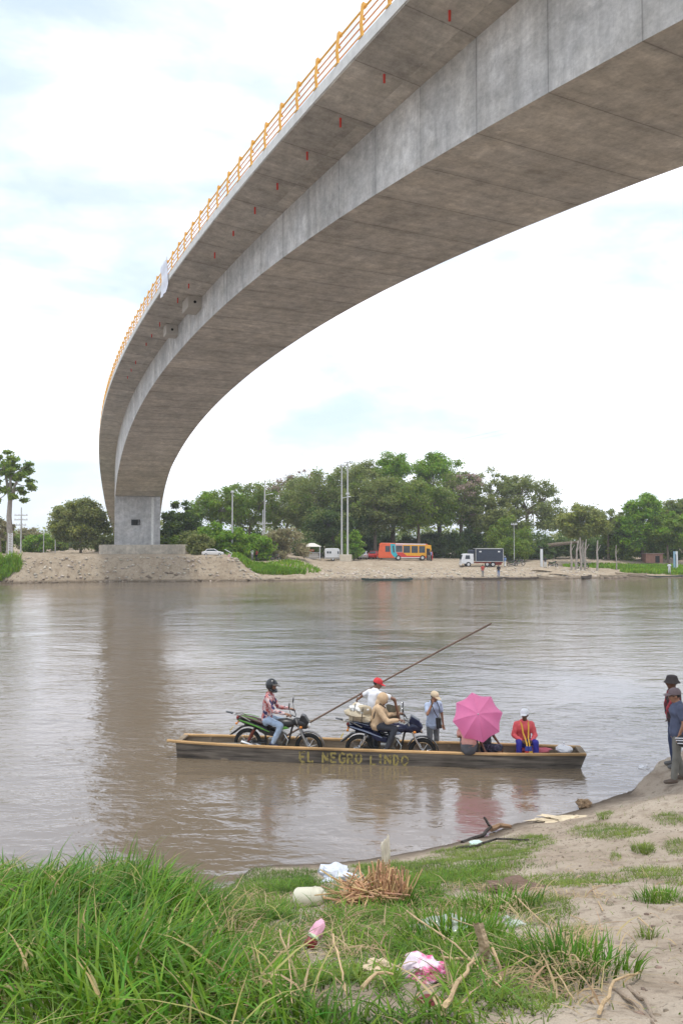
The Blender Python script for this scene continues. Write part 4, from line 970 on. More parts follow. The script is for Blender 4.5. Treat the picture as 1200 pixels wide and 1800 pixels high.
# ------------------------------------------------------------------ the two motorcycles and their riders
PIT = math.radians(3.2)
m_green = M('green_decal', (.10, .32, .04), .4); m_bseat = M('maroon_black_seat', (.035, .016, .014), .5, vs=5, col2=(.07, .03, .025)); m_navy = M('blue_fairing', (.008, .012, .045), .25)
def bike_place(px_r, py_r, px_f, py_f, Y):
    a = Vector(at(px_r, Y, py_r)); S = 1.08
    b_ = Vector(at(px_f, Y - .12, py_f)); d = b_ - a; rz = math.atan2(d.y, d.x); ry = -math.atan2(d.z, math.hypot(d.x, d.y)); sc = d.length / 1.385
    R = Matrix.Rotation(rz, 3, 'Z') @ Matrix.Rotation(ry, 3, 'Y'); o = a - R @ Vector((0, 0, .3 * sc))
    return tuple(o), (0, ry, rz), sc
b1 = bike_place(435.6, 1304, 542.5, 1313, 19.68)
motorcycle('black motorcycle with green stripes ridden by the helmeted man in the canoe', *b1, tank=m_blackp, stripe=m_green, seatm=m_bseat)
b2 = bike_place(631, 1316, 742, 1322, 19.42)
motorcycle('blue and black motorcycle loaded with a cream sack in the canoe', *b2, tank=m_navy, stripe=M('grey_blue_decal', (.25, .3, .42), .35), seatm=m_navy, blue=True)
m_floral = M('floral_shirt', (.62, .50, .50), .85, vs=11, col2=(.42, .07, .06), thr=(.44, .58)); 
nt = m_floral.node_tree; N = nt.nodes; L = nt.links
n = N.new('ShaderNodeTexNoise'); n.inputs['Scale'].default_value = 9; n.inputs['Detail'].default_value = 3; tc = [q for q in N if q.type == 'TEX_COORD'][0]; mpp = N.new('ShaderNodeMapping'); mpp.inputs['Location'].default_value = (5, 3, 1); L.new(tc.outputs['Object'], mpp.inputs[0]); L.new(mpp.outputs[0], n.inputs['Vector'])
mr = N.new('ShaderNodeMapRange'); mr.inputs['From Min'].default_value = .56; mr.inputs['From Max'].default_value = .60; L.new(n.outputs['Fac'], mr.inputs['Value'])
x_ = N.new('ShaderNodeMixRGB'); x_.inputs[2].default_value = (.03, .03, .10, 1); L.new(mr.outputs[0], x_.inputs[0]); old = [q for q in N if q.type == 'VALTORGB'][0]; L.new(old.outputs[0], x_.inputs[1]); L.new(x_.outputs[0], N['Principled BSDF'].inputs['Base Color'])
m_jean = M('pale_blue_jeans', (.34, .44, .58), .85, vs=9, var=.25, bump=.03, bs=200); m_darkp = M('dark_grey_trousers', (.045, .05, .065), .85, var=.25); m_shoe = M('navy_sneaker', (.03, .035, .07), .6); m_shoeg = M('grey_shoe', (.10, .10, .10), .7); m_white = M('white_cotton', (.72, .73, .76), .85, var=.08)
m_beige = M('beige_hoodie', (.56, .40, .25), .85, var=.1, vs=5); m_blk = M('black_cloth', (.02, .02, .022), .8, var=.3)
RID = dict(pel=V3(.40, 0, .87), chest=V3(.42, 0, 1.38), head=V3(.46, 0, 1.59), yaw=-.35, pitch=.12, tyaw=-.12,
           el_l=V3(.60, .26, 1.08), wr_l=V3(.87, .31, 1.05), el_r=V3(.58, -.28, 1.10), wr_r=V3(.86, -.31, 1.06), hd_l=(1, .1, -.1), hd_r=(1, -.1, -.1), curl=.9,
           kn_l=V3(.76, .24, .78), an_l=V3(.60, .20, .37), kn_r=V3(.76, -.24, .78), an_r=V3(.60, -.21, .37), toe_l=V3(1, .1, -.1), toe_r=V3(1, -.1, -.12))
figure('person in a black helmet and red floral shirt sitting on the green striped motorcycle', b1[0], b1[1], b1[2], RID, 'tan', m_floral, 'long', m_jean, m_shoe, hat=('helmet', M('black_helmet', (.02, .022, .025), .18, var=.3)), hair=False)
R2 = dict(RID); R2.update(pel=V3(.36, 0, .86), chest=V3(.42, 0, 1.26), head=V3(.50, 0, 1.40), yaw=.25, pitch=.45, el_l=V3(.58, .25, 1.0), wr_l=V3(.86, .30, 1.05), el_r=V3(.60, -.27, .98), wr_r=V3(.86, -.31, 1.04), fat=.1, kn_r=V3(.78, -.22, .84))
figure('person in a beige hooded jacket hunched over the blue motorcycle', b2[0], b2[1], b2[2], R2, 'brown', m_beige, 'long', m_darkp, m_shoeg, hat=('hood', m_beige), hair=False, coat=.012)
st = MB(); st.tube([(.60 - .30, -.13, .95), (.30, -.16, 1.05), (.34, -.17, 1.20), (.43, -.12, 1.33), (.55, -.02, 1.22)], .012, 5)
o = st.build('sling_strap', m_blk); o.location = b2[0]; o.rotation_euler = b2[1]; o.scale = (b2[2],) * 3; tag(o, 'black strap slung across the back of the hooded rider', 'strap')
# sack tied on the rear of the blue motorcycle
m_sack = M('cream_tarpaulin', (.52, .45, .33), .7, var=.12, vs=4, bump=.15, bs=6); m_sackw = M('white_plastic_sheet', (.72, .72, .70), .5, var=.08, bump=.1, bs=8)
def lumpy(name, c, r, mat, seed, parent=None, amp=.16, rot=None, fr=2.2, n=26, m=16):
    mb = MB(); mb.ell((0, 0, 0), (1, 1, 1), n, m); V = np.array(mb.v)
    rr = np.random.default_rng(seed); k = np.ones(len(V))
    for i in range(9):
        d = rr.normal(size=3) * fr * (1 + i * .35); k += amp / (1 + i * .45) * np.sin(V @ d + rr.random() * 6)
    kk = np.abs(np.sin(V @ (rr.normal(size=3) * 5))) ** .5; k -= amp * .35 * (1 - kk)
    V = V * k[:, None] * np.array(r); V[:, 2] = np.maximum(V[:, 2], -r[2] * .8)
    mb.v = [tuple(v) for v in V]; o = mb.build(name, mat, parent); o.location = c
    if rot is not None: o.rotation_euler = rot
    return o
RB = Matrix.Rotation(b2[1][2], 3, 'Z'); P0 = Vector(b2[0])
q = P0 + RB @ (Vector((.0, -.02, 1.06)) * b2[2]); sk = lumpy('sack', q, (.29, .26, .20), m_sack, 3, rot=(0, .1, ROT)); tag(sk, 'bulging cream sack strapped behind the hooded rider', 'sack')
s2 = lumpy('flap', (.0, 0, .13), (.21, .2, .10), m_sackw, 8, sk)
m_ = MB()
for dx in (-.12, .12): m_.torus((dx, 0, 0), .215, .008, 20, 5, axis='y')
st = MB()
for dx in (-.1, .1): st.tube([(dx, .28 * math.cos(a), .225 * math.sin(a)) for a in np.linspace(-1.0, PI + 1.0, 18)], .009, 5)
st.build('strap', m_blk, sk)
# ------------------------------------------------------------------ boatman with the pole
hand = V3(*at(628.5, 20.12, 1226)); low = V3(*at(450, 20.16, 1324)); top_ = V3(*at(863, 20.1, 1098))
m_ = MB(); pts = [low * (1 - q) + top_ * q + V3(0, 0, .06 * math.sin(q * 2.6)) for q in np.linspace(0, 1, 12)]
o = m_.tube(pts, [.024] * 12, 8).build('pole', M('pole_wood', (.17, .115, .085), .8, vs=4, var=.3)); tag(o, 'long thin wooden punting pole slanting across the river behind the boatman', 'pole')
def place(px, Y, z): return (ray(px, 1250)[0] * Y, Y, z)
BS = 1.06; bm0 = place(655, 19.85, .10)
def wl(p, org, rz, sc): # world to figure local
    v = Matrix.Rotation(-rz, 3, 'Z') @ (Vector(tuple(p)) - Vector(org)); return V3(*(v / sc))
brz = math.radians(35)
hl_ = wl(hand, bm0, brz, BS); pt_r = wl(at(699, 19.6, 1254), bm0, brz, BS)
figure('person in a red cap and white shirt poling the canoe from its far side', bm0, brz, BS,
       dict(pel=V3(0, 0, .93), chest=V3(.06, 0, 1.37), head=V3(.14, 0, 1.54), yaw=-.75, pitch=.35, el_l=(V3(.02, .19, 1.33) + hl_) / 2 + V3(-.02, .02, -.02), wr_l=hl_ + V3(0.03, -.06, .0), hd_l=tuple(hl_ - V3(.02, .19, 1.33)), curl=1,
            el_r=wl(at(693, 19.6, 1229), bm0, brz, BS), wr_r=pt_r, hd_r=(0, 0, -1)), 'brown', m_white, 'short', m_darkp, None, hat=('cap', M('red_cap', (.62, .03, .04), .7)), coat=.008)
sh_ = empty('sack', at(690, 19.72, 1253), 0, 1, 'worn grey green feed sack hanging from the hand of the boatman', 'sack')
m_ = MB(); V = []
for i in range(9):
    for j in range(9):
        u_, v_ = i / 8, j / 8; V.append(((u_ - .5) * .34 + .02 * math.sin(v_ * 7), .02 * math.sin(u_ * 9 + v_ * 3), -(v_) * .36 + .18 + .02 * math.sin(u_ * 6)))
V2 = [(a, b_ + .03, c) for a, b_, c in V]; Fq = [(i * 9 + j, i * 9 + j + 1, (i + 1) * 9 + j + 1, (i + 1) * 9 + j) for i in range(8) for j in range(8)]
m_.add(V, Fq); m_.add(V2, Fq); m_.build('cloth', M('grey_green_sacking', (.20, .19, .14), .9, var=.25, vs=8), sh_)
m_ = MB(); m_.box((.15, -.035, 0), (.05, .012, .36)); m_.build('hem', M('tan_hem', (.33, .25, .16), .9), sh_)
# ------------------------------------------------------------------ man with a hand on his face
m_polo = M('pale_blue_polo', (.42, .50, .66), .85, var=.08); m_greyt = M('grey_work_trousers', (.17, .18, .19), .85, var=.2)
mb0 = place(760, 19.85, -.10); mrz = math.radians(-62)
fl = lambda px, py, Y: wl(at(px, Y, py), mb0, mrz, .99)
tt, hp_ = figure('person in a beige cap and pale blue shirt standing with a hand on his face', mb0, mrz, .99,
       dict(chest=V3(.03, 0, 1.39), head=V3(.08, 0, 1.56), yaw=.30, pitch=.35, el_r=fl(751, 1256, 19.55), wr_r=fl(759.5, 1236, 19.6), hd_r=tuple(fl(763, 1222, 19.66) - fl(759.5, 1236, 19.6)), curl=.5,
            el_l=V3(.02, .26, 1.10), wr_l=V3(.06, .27, .86)), 'tan', m_polo, 'short', m_greyt, m_shoeg, hat=('cap', M('beige_cap', (.62, .50, .34), .8)), coat=.010, long_shirt=.06)
bagr = empty('shoulder_bag', fl(0, 0, 1) * 0 + V3(*at(770.5, 19.60, 1271)), 0, 1, 'small black shoulder bag hanging at the side of the man in blue', 'bag')
MB().box((0, 0, 0), (.13, .08, .26), ry=-.08).build('pouch', m_blk, bagr, bevel=.02)
st = MB(); st.tube([(-.01, -.02, .12), (-.10, -.07, .27), (-.17, -.07, .44), (-.19, .0, .56), (-.14, .12, .60)], .011, 5); st.tube([(.03, .04, .12), (.03, .10, .35), (-.06, .16, .56)], .010, 5); st.build('strap', m_blk, bagr)
# ------------------------------------------------------------------ couple behind the umbrella
SIT = dict(seated=1, pel=V3(0, 0, .06), chest=V3(.03, 0, .52), head=V3(.08, 0, .70), yaw=0., pitch=.1, el_l=V3(.10, .24, .26), wr_l=V3(.34, .18, .20), el_r=V3(.10, -.24, .26), wr_r=V3(.34, -.18, .20),
           kn_l=V3(.42, .13, .10), an_l=V3(.46, .14, -.32), kn_r=V3(.42, -.13, .10), an_r=V3(.46, -.14, -.32), toe_l=V3(1, .2, 0), toe_r=V3(1, -.2, 0))
A = dict(SIT); A.update(pel=V3(-.02, 0, .06), chest=V3(.14, .0, .46), head=V3(.22, 0, .62), yaw=.2, kn_l=V3(.36, .16, .16), an_l=V3(.42, .14, -.30), fat=.16)
pA = place(823, 18.82, .41); figure('person in a salmon shirt sitting on the canoe edge with their back turned', pA, math.radians(78), 1.03, A, 'tan', M('salmon_shirt', (.64, .33, .28), .85, var=.06), 'short', M('charcoal_trousers', (.085, .085, .095), .9, var=.15), None, hair=True)
Bp = dict(SIT); Bp.update(chest=V3(.02, 0, .50), head=V3(.05, 0, .69), kn_l=V3(.22, .30, .02), an_l=V3(.24, .36, -.36), kn_r=V3(.40, -.12, .08), el_r=V3(-.02, -.27, .28), wr_r=V3(.12, -.30, .06), el_l=V3(.05, .28, .26), wr_l=V3(.18, .30, .10))
pB = place(853, 19.30, .30); figure('person in dark patterned clothes with bare knees sitting right behind the umbrella', pB, math.radians(-38), 1.03, Bp, 'brown', M('dark_patterned_shirt', (.03, .03, .04), .85, vs=14, col2=(.16, .15, .17), thr=(.5, .62)), 'short', M('dark_patterned_shorts', (.03, .035, .06), .85, vs=12, col2=(.13, .13, .2), thr=(.5, .6)), None, shorts=True)
# umbrella
m_pink = M('pink_umbrella_cloth', (.90, .27, .52), .6, var=.05, vs=3, trans=.5)
ua = V3(*at(834.5, 18.55, 1253)); axd = Vector((-.10, -.80, .36)).normalized()
ua = ua + V3(.07, 0, -.03)
umb = empty('umbrella', tuple(ua), tuple(axd.to_track_quat('Z', 'Y').to_euler()), 1, 'bright pink umbrella tilted towards the shore, shading the couple in the canoe', 'umbrella')
UR = .59; nr = 8; rings = 7; V = []; F = []
for k in range(nr * 6):
    a = 2 * PI * k / (nr * 6) + .2; fr_ = (k % 6) / 6; sc_ = 1 - .13 * math.sin(PI * fr_)
    for i in range(1, rings + 1):
        q = i / rings; rr_ = UR * q * (1 - (1 - sc_) * q); z = -.33 * q ** 2 - .05 * math.sin(PI * fr_) * q
        V.append((rr_ * math.cos(a), rr_ * math.sin(a), z))
K = nr * 6
V.append((0, 0, .0)); 
F = [(k * rings + i, k * rings + i + 1, ((k + 1) % K) * rings + i + 1, ((k + 1) % K) * rings + i) for k in range(K) for i in range(rings - 1)]
mu = MB(); mu.add(V, F + [(len(V) - 1, k * rings, ((k + 1) % K) * rings) for k in range(K)]); cn = mu.build('canopy', m_pink, umb)
MB().tube([(0, 0, -.02), (0, 0, .05)], [.02, .008], 8).build('ferrule', m_white, umb)
for k in range(nr):
    a = 2 * PI * k / nr + .2; MB().tube([(UR * q * math.cos(a), UR * q * math.sin(a), -.33 * q ** 2 - .006) for q in np.linspace(.02, 1, 8)], .004, 4).build('rib', m_chrome, umb)
MB().tube([(0, 0, 0), (0, 0, -.72)], .007, 6).build('shaft', m_chrome, umb); MB().tube([(0, 0, -.68), (0, 0, -.80), (.03, 0, -.84), (.06, 0, -.80)], .013, 8).build('handle', m_blackp, umb)
# ------------------------------------------------------------------ woman in red
m_redt = M('coral_red_top', (.74, .12, .13), .8, var=.06); m_blue = M('royal_blue_trousers', (.03, .03, .30), .8, var=.15)
wz = .40; pW = place(918.5, 19.42, wz); wrz = math.radians(-90)
Wm = dict(SIT); Wm.update(pel=V3(0, 0, .07), chest=V3(.10, 0, .50), head=V3(.16, 0, .69), yaw=-.45, pitch=.05, fat=.10, shw=.175, el_l=V3(.12, .25, .22), wr_l=V3(.36, .10, .14), el_r=V3(.12, -.25, .22), wr_r=V3(.36, -.10, .14), hd_l=(.6, -.8, -.1), hd_r=(.6, .8, -.1),
          kn_l=V3(.42, .19, .13), an_l=V3(.44, .19, -.34), kn_r=V3(.42, -.19, .13), an_r=V3(.44, -.19, -.34), wlat=1)
figure('person in a white cap, coral red top and blue trousers sitting near the bow', pW, wrz, 1.04, Wm, 'dark', m_redt, 'long', m_blue, m_shoeg, hat=('cap', m_white), coat=.006)
sc_ = empty('scarf', pW, wrz, 1.04, 'yellow scarf with blue and red ends around the neck of the seated woman', 'scarf'); my = M('yellow_cloth', (.72, .42, .05), .8)
for s in (-1, 1):
    m_ = MB(); m_.tube([(.02, s * .05, .55), (.13, s * .085, .55), (.225, s * .075, .44), (.265, s * .06, .30), (.37, s * .035, .20), (.50, s * .03, .10), (.53, s * .03, -.02)], .017, 6, flat=.5); m_.build('band', my, sc_)
    m_ = MB(); m_.tube([(.53, s * .035, .07), (.545, s * .04, -.03)], .042, 6, flat=.4); m_.build('blue_end', M('blue_cloth', (.04, .06, .30), .8), sc_)
    m_ = MB(); m_.tube([(.555, s * .04, -.035), (.56, s * .045, -.14)], .045, 6, flat=.4); m_.build('end_fringe', my if s > 0 else M('red_cloth', (.6, .05, .04), .8), sc_)
# things in the bow
o = lumpy('plastic_bag', cpt(4.42, -.05, .36), (.19, .14, .10), m_white, 5, amp=.10); tag(o, 'white plastic bag heaped on the bow of the canoe', 'plastic bag')
MB().tube([(0, 0, .05), (.0, 0, .12), (.01, 0, .17)], [.06, .02, .03], 8).build('knot', m_white, o)
o = lumpy('bundle', cpt(3.72, .02, .30), (.42, .12, .07), M('dark_red_cloth', (.45, .04, .06), .7, vs=4, col2=(.5, .12, .16)), 6, amp=.12); tag(o, 'dark red bundle lying flat between the woman and the bow', 'bundle')
o = lumpy('plastic_bag', cpt(-3.02, -.2, .33), (.2, .07, .035), m_white, 7, amp=.12); tag(o, 'flat white bag under the rear wheel of the green striped motorcycle', 'plastic bag')
# ------------------------------------------------------------------ two men on the right bank
def stand(px, Y, py, **k): u, _ = ray(px, py); return (u * Y, Y, float(zn(u * Y, Y)))
m1 = stand(1191, 16.3, 1372); r1 = math.radians(168)
m_slate = M('slate_blue_shirt', (.075, .09, .15), .85, var=.12); m_capg = M('grey_brown_cap', (.16, .12, .13), .8); m_kh = M('grey_green_trousers', (.17, .165, .145), .85, var=.15)
t1, hpm = figure('person in a grey cap, sunglasses and slate blue shirt holding a helmet on the bank', m1, r1, 1.12,
       dict(chest=V3(-.02, 0, 1.39), head=V3(.04, 0, 1.56), yaw=.05, pitch=.1, el_l=V3(-.06, .26, 1.12), wr_l=V3(.02, .27, .92), hd_l=(.15, 0, -1), el_r=V3(-.06, -.26, 1.12), wr_r=V3(.0, -.25, .88), fat=.12,
            kn_l=V3(.05, .12, .50), an_l=V3(.10, .15, .10), kn_r=V3(0, -.12, .5), an_r=V3(-.10, -.13, .10)), 'tan', m_slate, 'short', m_kh, M('brown_shoe', (.12, .09, .07), .8), hat=('cap', m_capg), coat=.01)
g = MB()
for s in (-1, 1): g.ell(hpm(.098, s * .032, .010), (.006, .026, .017), 10, 6); g.tube([hpm(.09, s * .055, .013), hpm(.0, s * .088, .012)], .004, 4)
gl = g.build('sunglasses', m_blk, t1)
hx = empty('helmet', (m1[0] - .03, m1[1] - .36, m1[2] + .93), (0, .4, 2.4), 1., 'black and white motorcycle helmet held by the man in the grey cap', 'helmet')
MB().ell((0, 0, 0), (.135, .118, .12), 18, 12).build('shell', m_blk, hx)
for i, z in enumerate((-.03, .03, .075)): MB().tube([(.13 * math.cos(a), .121 * math.sin(a), z + .02 * math.sin(a * 2)) for a in np.linspace(.5, 2.6, 9)], .010, 5).build('stripe', m_white, hx)
MB().ell((.05, 0, -.01), (.105, .10, .05), 16, 8).build('visor', MATS['smoked_visor'], hx)
m2 = stand(1185, 17.2, 1360); 
figure('person in a dark bucket hat standing behind the man in the grey cap', m2, math.radians(172), 1.14,
       dict(chest=V3(0, 0, 1.40), head=V3(.03, 0, 1.58), el_l=V3(.14, .24, 1.13), wr_l=V3(.08, .16, .95), hd_l=(-.3, -.3, -1), el_r=V3(.06, -.24, 1.12), wr_r=V3(.08, -.15, .95)), 'dark', M('red_black_top', (.03, .02, .025), .85, vs=6, col2=(.30, .03, .04), thr=(.5, .6)), 'long', M('navy_jeans', (.03, .045, .10), .85), m_shoeg, hat=('bucket', M('black_brown_hat', (.045, .035, .035), .85)), coat=.012)
# ------------------------------------------------------------------ vehicles and things on the far bank
def gz(X, Y): return float(zf(X, Y, False))
def far_at(px, Y, dz=0.): X = ray(px, 975)[0] * Y; return (X, Y, gz(X, Y) + dz)
m_gl = M('vehicle_glass', (.06, .075, .09), .12, var=.3, vs=1.2); m_wpaint = M('white_vehicle_paint', (.68, .69, .70), .3, var=.06)
def vwheel(root, x, y, z, R=.45, wd=.26):
    w_ = empty('wheel', (x, y, z)); w_.parent = root
    m_ = MB(); m_.tube([(0, -wd / 2, 0), (0, wd / 2, 0)], R, 22); m_.build('tyre', m_tyre, w_, bevel=.03)
    m_ = MB(); m_.tube([(0, -wd / 2 - .015, 0), (0, wd / 2 + .015, 0)], R * .55, 18); m_.build('rim', M('rim_white', (.55, .55, .55), .5), w_)
# bus
bus = empty('bus', far_at(663.5, 132.5), 0, .97, 'orange, turquoise and yellow bus parked with its door open under the trees', 'bus')
m_or = M('bus_orange', (.72, .12, .04), .35, var=.08, vs=2); m_cy = M('bus_turquoise', (.03, .42, .50), .35); m_ye = M('bus_yellow', (.78, .38, .02), .35); m_rd = M('bus_red', (.60, .045, .04), .35)
body = [(.25, .42), (.05, .55), (.02, 1.2), (.30, 2.75), (.55, 2.98), (2.1, 2.95), (8.15, 2.82), (8.45, 2.70), (8.72, 1.65), (9.2, 1.5), (9.32, 1.2), (9.3, .5), (9.1, .42)]
m_ = MB(); m_.prism(body, -1.15, 1.15); bb = m_.build('body', m_or, bus, bevel=.06)
def panel(prof, mat, nm, par, y=-1.15, th=.012):
    m_ = MB(); m_.prism(prof, y - th, y + .001); return m_.build(nm, mat, par, smooth=False)
cx = lambda u: (u - 110) / 50.; cz = lambda v: (253 - v) / 50.
pp = lambda L_: [(cx(a), cz(b_)) for a, b_ in L_]
panel(pp([(215, 112), (256, 114), (259, 170), (275, 205), (262, 232), (240, 218), (220, 190)]), m_cy, 'turquoise_panel', bus)
panel(pp([(262, 184), (322, 184), (352, 214), (470, 216), (470, 224), (300, 224), (277, 206)]), m_rd, 'red_panel', bus)
panel(pp([(322, 120), (560, 122), (566, 190), (566, 216), (354, 212), (322, 186)]), m_ye, 'yellow_panel', bus)
panel(pp([(300, 226), (464, 226), (464, 233), (300, 233)]), m_wpaint, 'stripe', bus, th=.014)
panel(pp([(258, 108), (515, 112), (515, 120), (258, 118)]), m_wpaint, 'roof_stripe', bus, th=.014)
panel(pp([(560, 190), (574, 194), (574, 248), (556, 248)]), m_rd, 'hood_panel', bus, th=.014)
for a, b_, c, d in ((172, 212, 130, 180), (260, 317, 127, 181), (326, 383, 129, 188), (393, 448, 130, 189), (458, 509, 131, 188)):
    f = panel(pp([(a - 2, c - 2), (b_ + 2, c - 2), (b_ + 2, d + 2), (a - 2, d + 2)]), m_or if a < 200 else m_ye if a > 320 else m_wpaint, 'window', bus, th=.02)
    panel(pp([(a, c), (b_, c), (b_, d), (a, d)]), m_gl, 'pane', f, th=.026)
panel(pp([(232, 128), (246, 128), (252, 185), (238, 185)]), m_gl, 'emergency_window', bus, th=.02)
f = panel(pp([(521, 150), (552, 154), (552, 250), (523, 250)]), M('door_dark', (.02, .02, .022), .6), 'door', bus, th=.02)
m_ = MB(); m_.box((8.6, -1.45, 1.2), (.05, .5, 1.7)); m_.build('door_leaf', m_gl, f)
m_ = MB(); m_.prism([(.10, 1.5), (.30, 2.65), (.24, 2.65), (.03, 1.5)], -1.0, 1.0); m_.build('rear_window', m_gl, bus)
m_ = MB(); m_.prism([(8.50, 2.55), (8.74, 1.7), (8.80, 1.7), (8.56, 2.55)], -1.0, 1.0); m_.build('windscreen', m_gl, bus)
for y in (-.8, .8): m_ = MB(); m_.box((.0, y, .95), (.06, .3, .35)); m_.build('tail_light', m_redl, bus)
MB().box((9.33, 0, .55), (.12, 2.2, .28)).build('bumper', m_blackp, bus)
for x in (3.45, 7.55):
    for y in (-1.05, 1.05): vwheel(bus, x, y, .45)
# truck
trk = empty('truck', far_at(808.5, 124.5), 0, .98, 'white cab truck with a dark blue covered cargo box facing left on the bank', 'truck')
m_box = M('dark_tarpaulin', (.022, .032, .055), .6, var=.2, vs=1.5, bump=.1, bs=3); m_fr = M('box_frame_grey', (.50, .50, .48), .5); m_redch = M('red_chassis', (.28, .05, .035), .7)
m_ = MB(); m_.prism([(0, .5), (.02, 1.15), (.28, 1.95), (.45, 2.08), (1.95, 2.08), (2.0, .5)], -.95, .95); m_.build('cab', m_wpaint, trk, bevel=.06)
panel([(.62, 1.25), (.72, 1.85), (1.35, 1.85), (1.40, 1.25)], m_gl, 'side_window', trk, y=-.95)
m_ = MB(); m_.prism([(.035, 1.2), (.27, 1.9), (.22, 1.9), (-.02, 1.2)], -.8, .8); m_.build('windscreen', m_gl, trk)
m_ = MB(); m_.box((-.03, 0, .45), (.14, 1.9, .3)); m_.build('bumper', m_wpaint, trk)
for y in (-.7, .7): MB().box((-.02, y, .85), (.05, .3, .2)).build('headlight', m_glass, trk)
m_ = MB(); m_.box((4.45, 0, 1.88), (4.30, 2.1, 1.95)); m_.build('cargo_box', m_box, trk, bevel=.02)
m_ = MB()
for z in (.88, 2.88): m_.box((4.45, -1.07, z), (4.42, .06, .08))
for x in (2.28, 6.62): m_.box((x, -1.07, 1.88), (.08, .06, 2.08))
m_.box((4.45, 0, 2.90), (4.42, 2.16, .05)); m_.build('box_frame', m_fr, trk)
for x in (3.0, 5.95): MB().box((x, -1.075, 2.42), (.34, .03, .20), rz=0).build('vent', m_wpaint, trk, bevel=.02)
m_ = MB(); m_.box((4.1, 0, .72), (5.0, .9, .16)); m_.box((4.45, -.9, .66), (4.2, .08, .12)); m_.box((5.9, -.6, .45), (1.0, .1, .3)); m_.build('chassis', m_redch, trk)
m_ = MB(); m_.box((1.7, 0, 2.4), (.9, 1.6, .6)); m_.build('wind_deflector', m_box, trk, bevel=.1)
for x in (1.15, 5.0):
    for y in (-.85, .85): vwheel(trk, x, y, .40, .40)
vwheel(trk, 4.1, -.8, .42, .38)
def car(label, loc, rz, col, rough=.25, sc=1.):
    t = empty('car', loc, rz, sc, label, 'car', 'cars parked on the far bank')
    m_ = MB(); pr = [(-2.05, .35), (-2.1, .75), (-1.95, .92), (-1.2, 1.0), (1.35, .92), (2.0, .78), (2.1, .55), (2.05, .3)]
    m_.prism(pr, -.82, .82); m_.build('body', M('car_' + col[0], col[1], rough, var=.04), t, bevel=.09)
    m_ = MB(); V = []
    for x, z, y in ((-1.6, .95, .76), (-1.05, 1.42, .60), (.35, 1.44, .60), (1.15, .93, .76)): V += [(x, -y, z), (x, y, z)]
    m_.add(V, [(0, 2, 4, 6), (1, 7, 5, 3), (0, 1, 3, 2), (2, 3, 5, 4), (4, 5, 7, 6), (0, 6, 7, 1)]); m_.build('cabin', MATS['car_' + col[0]], t, bevel=.05)
    m_ = MB(); V = []
    for x, z, y in ((-1.35, 1.0, .765), (-.95, 1.36, .635), (.25, 1.38, .635), (.90, .98, .765)): V += [(x, -y, z), (x, y, z)]
    m_.add([V[i] for i in (0, 2, 4, 6)], [(0, 1, 2, 3)]); m_.add([V[i] for i in (1, 3, 5, 7)], [(0, 1, 2, 3)]); m_.build('side_window', m_gl, t, smooth=False)
    m_ = MB(); m_.add([(-1.60, -.62, 1.01), (-1.60, .62, 1.01), (-1.12, .52, 1.40), (-1.12, -.52, 1.40)], [(0, 1, 2, 3)]); m_.build('rear_window', m_gl, t); m_ = MB(); m_.add([(1.16, -.62, .99), (1.16, .62, .99), (.48, .52, 1.40), (.48, -.52, 1.40)], [(0, 1, 2, 3)]); m_.build('windscreen', m_gl, t)
    for s in (-1, 1): MB().box((-2.08, s * .62, .78), (.05, .3, .14)).build('tail_light', m_redl, t); MB().box((2.06, s * .6, .66), (.06, .3, .13)).build('headlight', m_glass, t)
    for x in (-1.25, 1.3):
        for y in (-.74, .74): vwheel(t, x, y, .30, .30, .18)
    return t
car('silver car seen from behind, left of the bus', far_at(639, 137), math.radians(78), ('silver', (.48, .49, .50)))
car('red car half hidden behind the rear of the bus', far_at(659, 138.5), math.radians(70), ('red', (.45, .03, .03)))
car('white car parked on the bank right of the bridge footing', far_at(374, 110.5, -.1), math.radians(8), ('white', (.68, .68, .68)), sc=.72)
# leaning banner frame beside the white car
o = empty('sign_frame', far_at(390, 107.8, -.6), (0, .5, 0), 1, 'leaning frame with a red and white cloth beside the white car', 'sign frame')
m_ = MB(); m_.tube([(-.4, 0, 1.6), (.7, 0, 1.6), (.7, 0, -.2)], .06, 6); m_.build('frame', m_wpaint, o); MB().box((.5, 0, .9), (.4, .05, 1.0)).build('cloth', M('faded_red_cloth', (.5, .12, .12), .8, vs=1.5, col2=(.65, .6, .6)), o)
# kiosk
ks = empty('kiosk', far_at(548.5, 129), 0, 1, 'open white metal kiosk with a peaked roof beside the dry bush', 'kiosk')
m_ = MB()
for x in (-1.25, 1.25):
    for y in (-1, 1): m_.tube([(x, y, 0), (x, y, 2.05)], .055, 8)
m_.build('post', m_wpaint, ks)
m_ = MB(); m_.add([(-1.5, -1.2, 2.05), (1.5, -1.2, 2.05), (1.5, 1.2, 2.05), (-1.5, 1.2, 2.05), (-.35, 0, 2.62), (.35, 0, 2.62)], [(0, 1, 5, 4), (1, 2, 5), (2, 3, 4, 5), (3, 0, 4), (3, 2, 1, 0)]); m_.build('roof', M('pale_sheet_roof', (.60, .56, .50), .6), ks)
m_ = MB()
for z in (.5, 1.1): m_.tube([(-1.25, -1, z), (1.25, -1, z)], .03, 6)
for i in range(14): m_.tube([(-1.25 + 2.5 * i / 13, -1, .05), (-1.25 + 2.5 * i / 13, -1, 1.1)], .018, 4)
m_.build('railing', m_wpaint, ks)
m_ = MB(); m_.box((0, .2, .5), (1.9, .8, .9)); m_.build('counter', M('kiosk_counter', (.45, .40, .34), .8), ks); MB().box((-.1, -.1, 1.45), (.8, .1, .35)).build('poster', m_rd, ks)
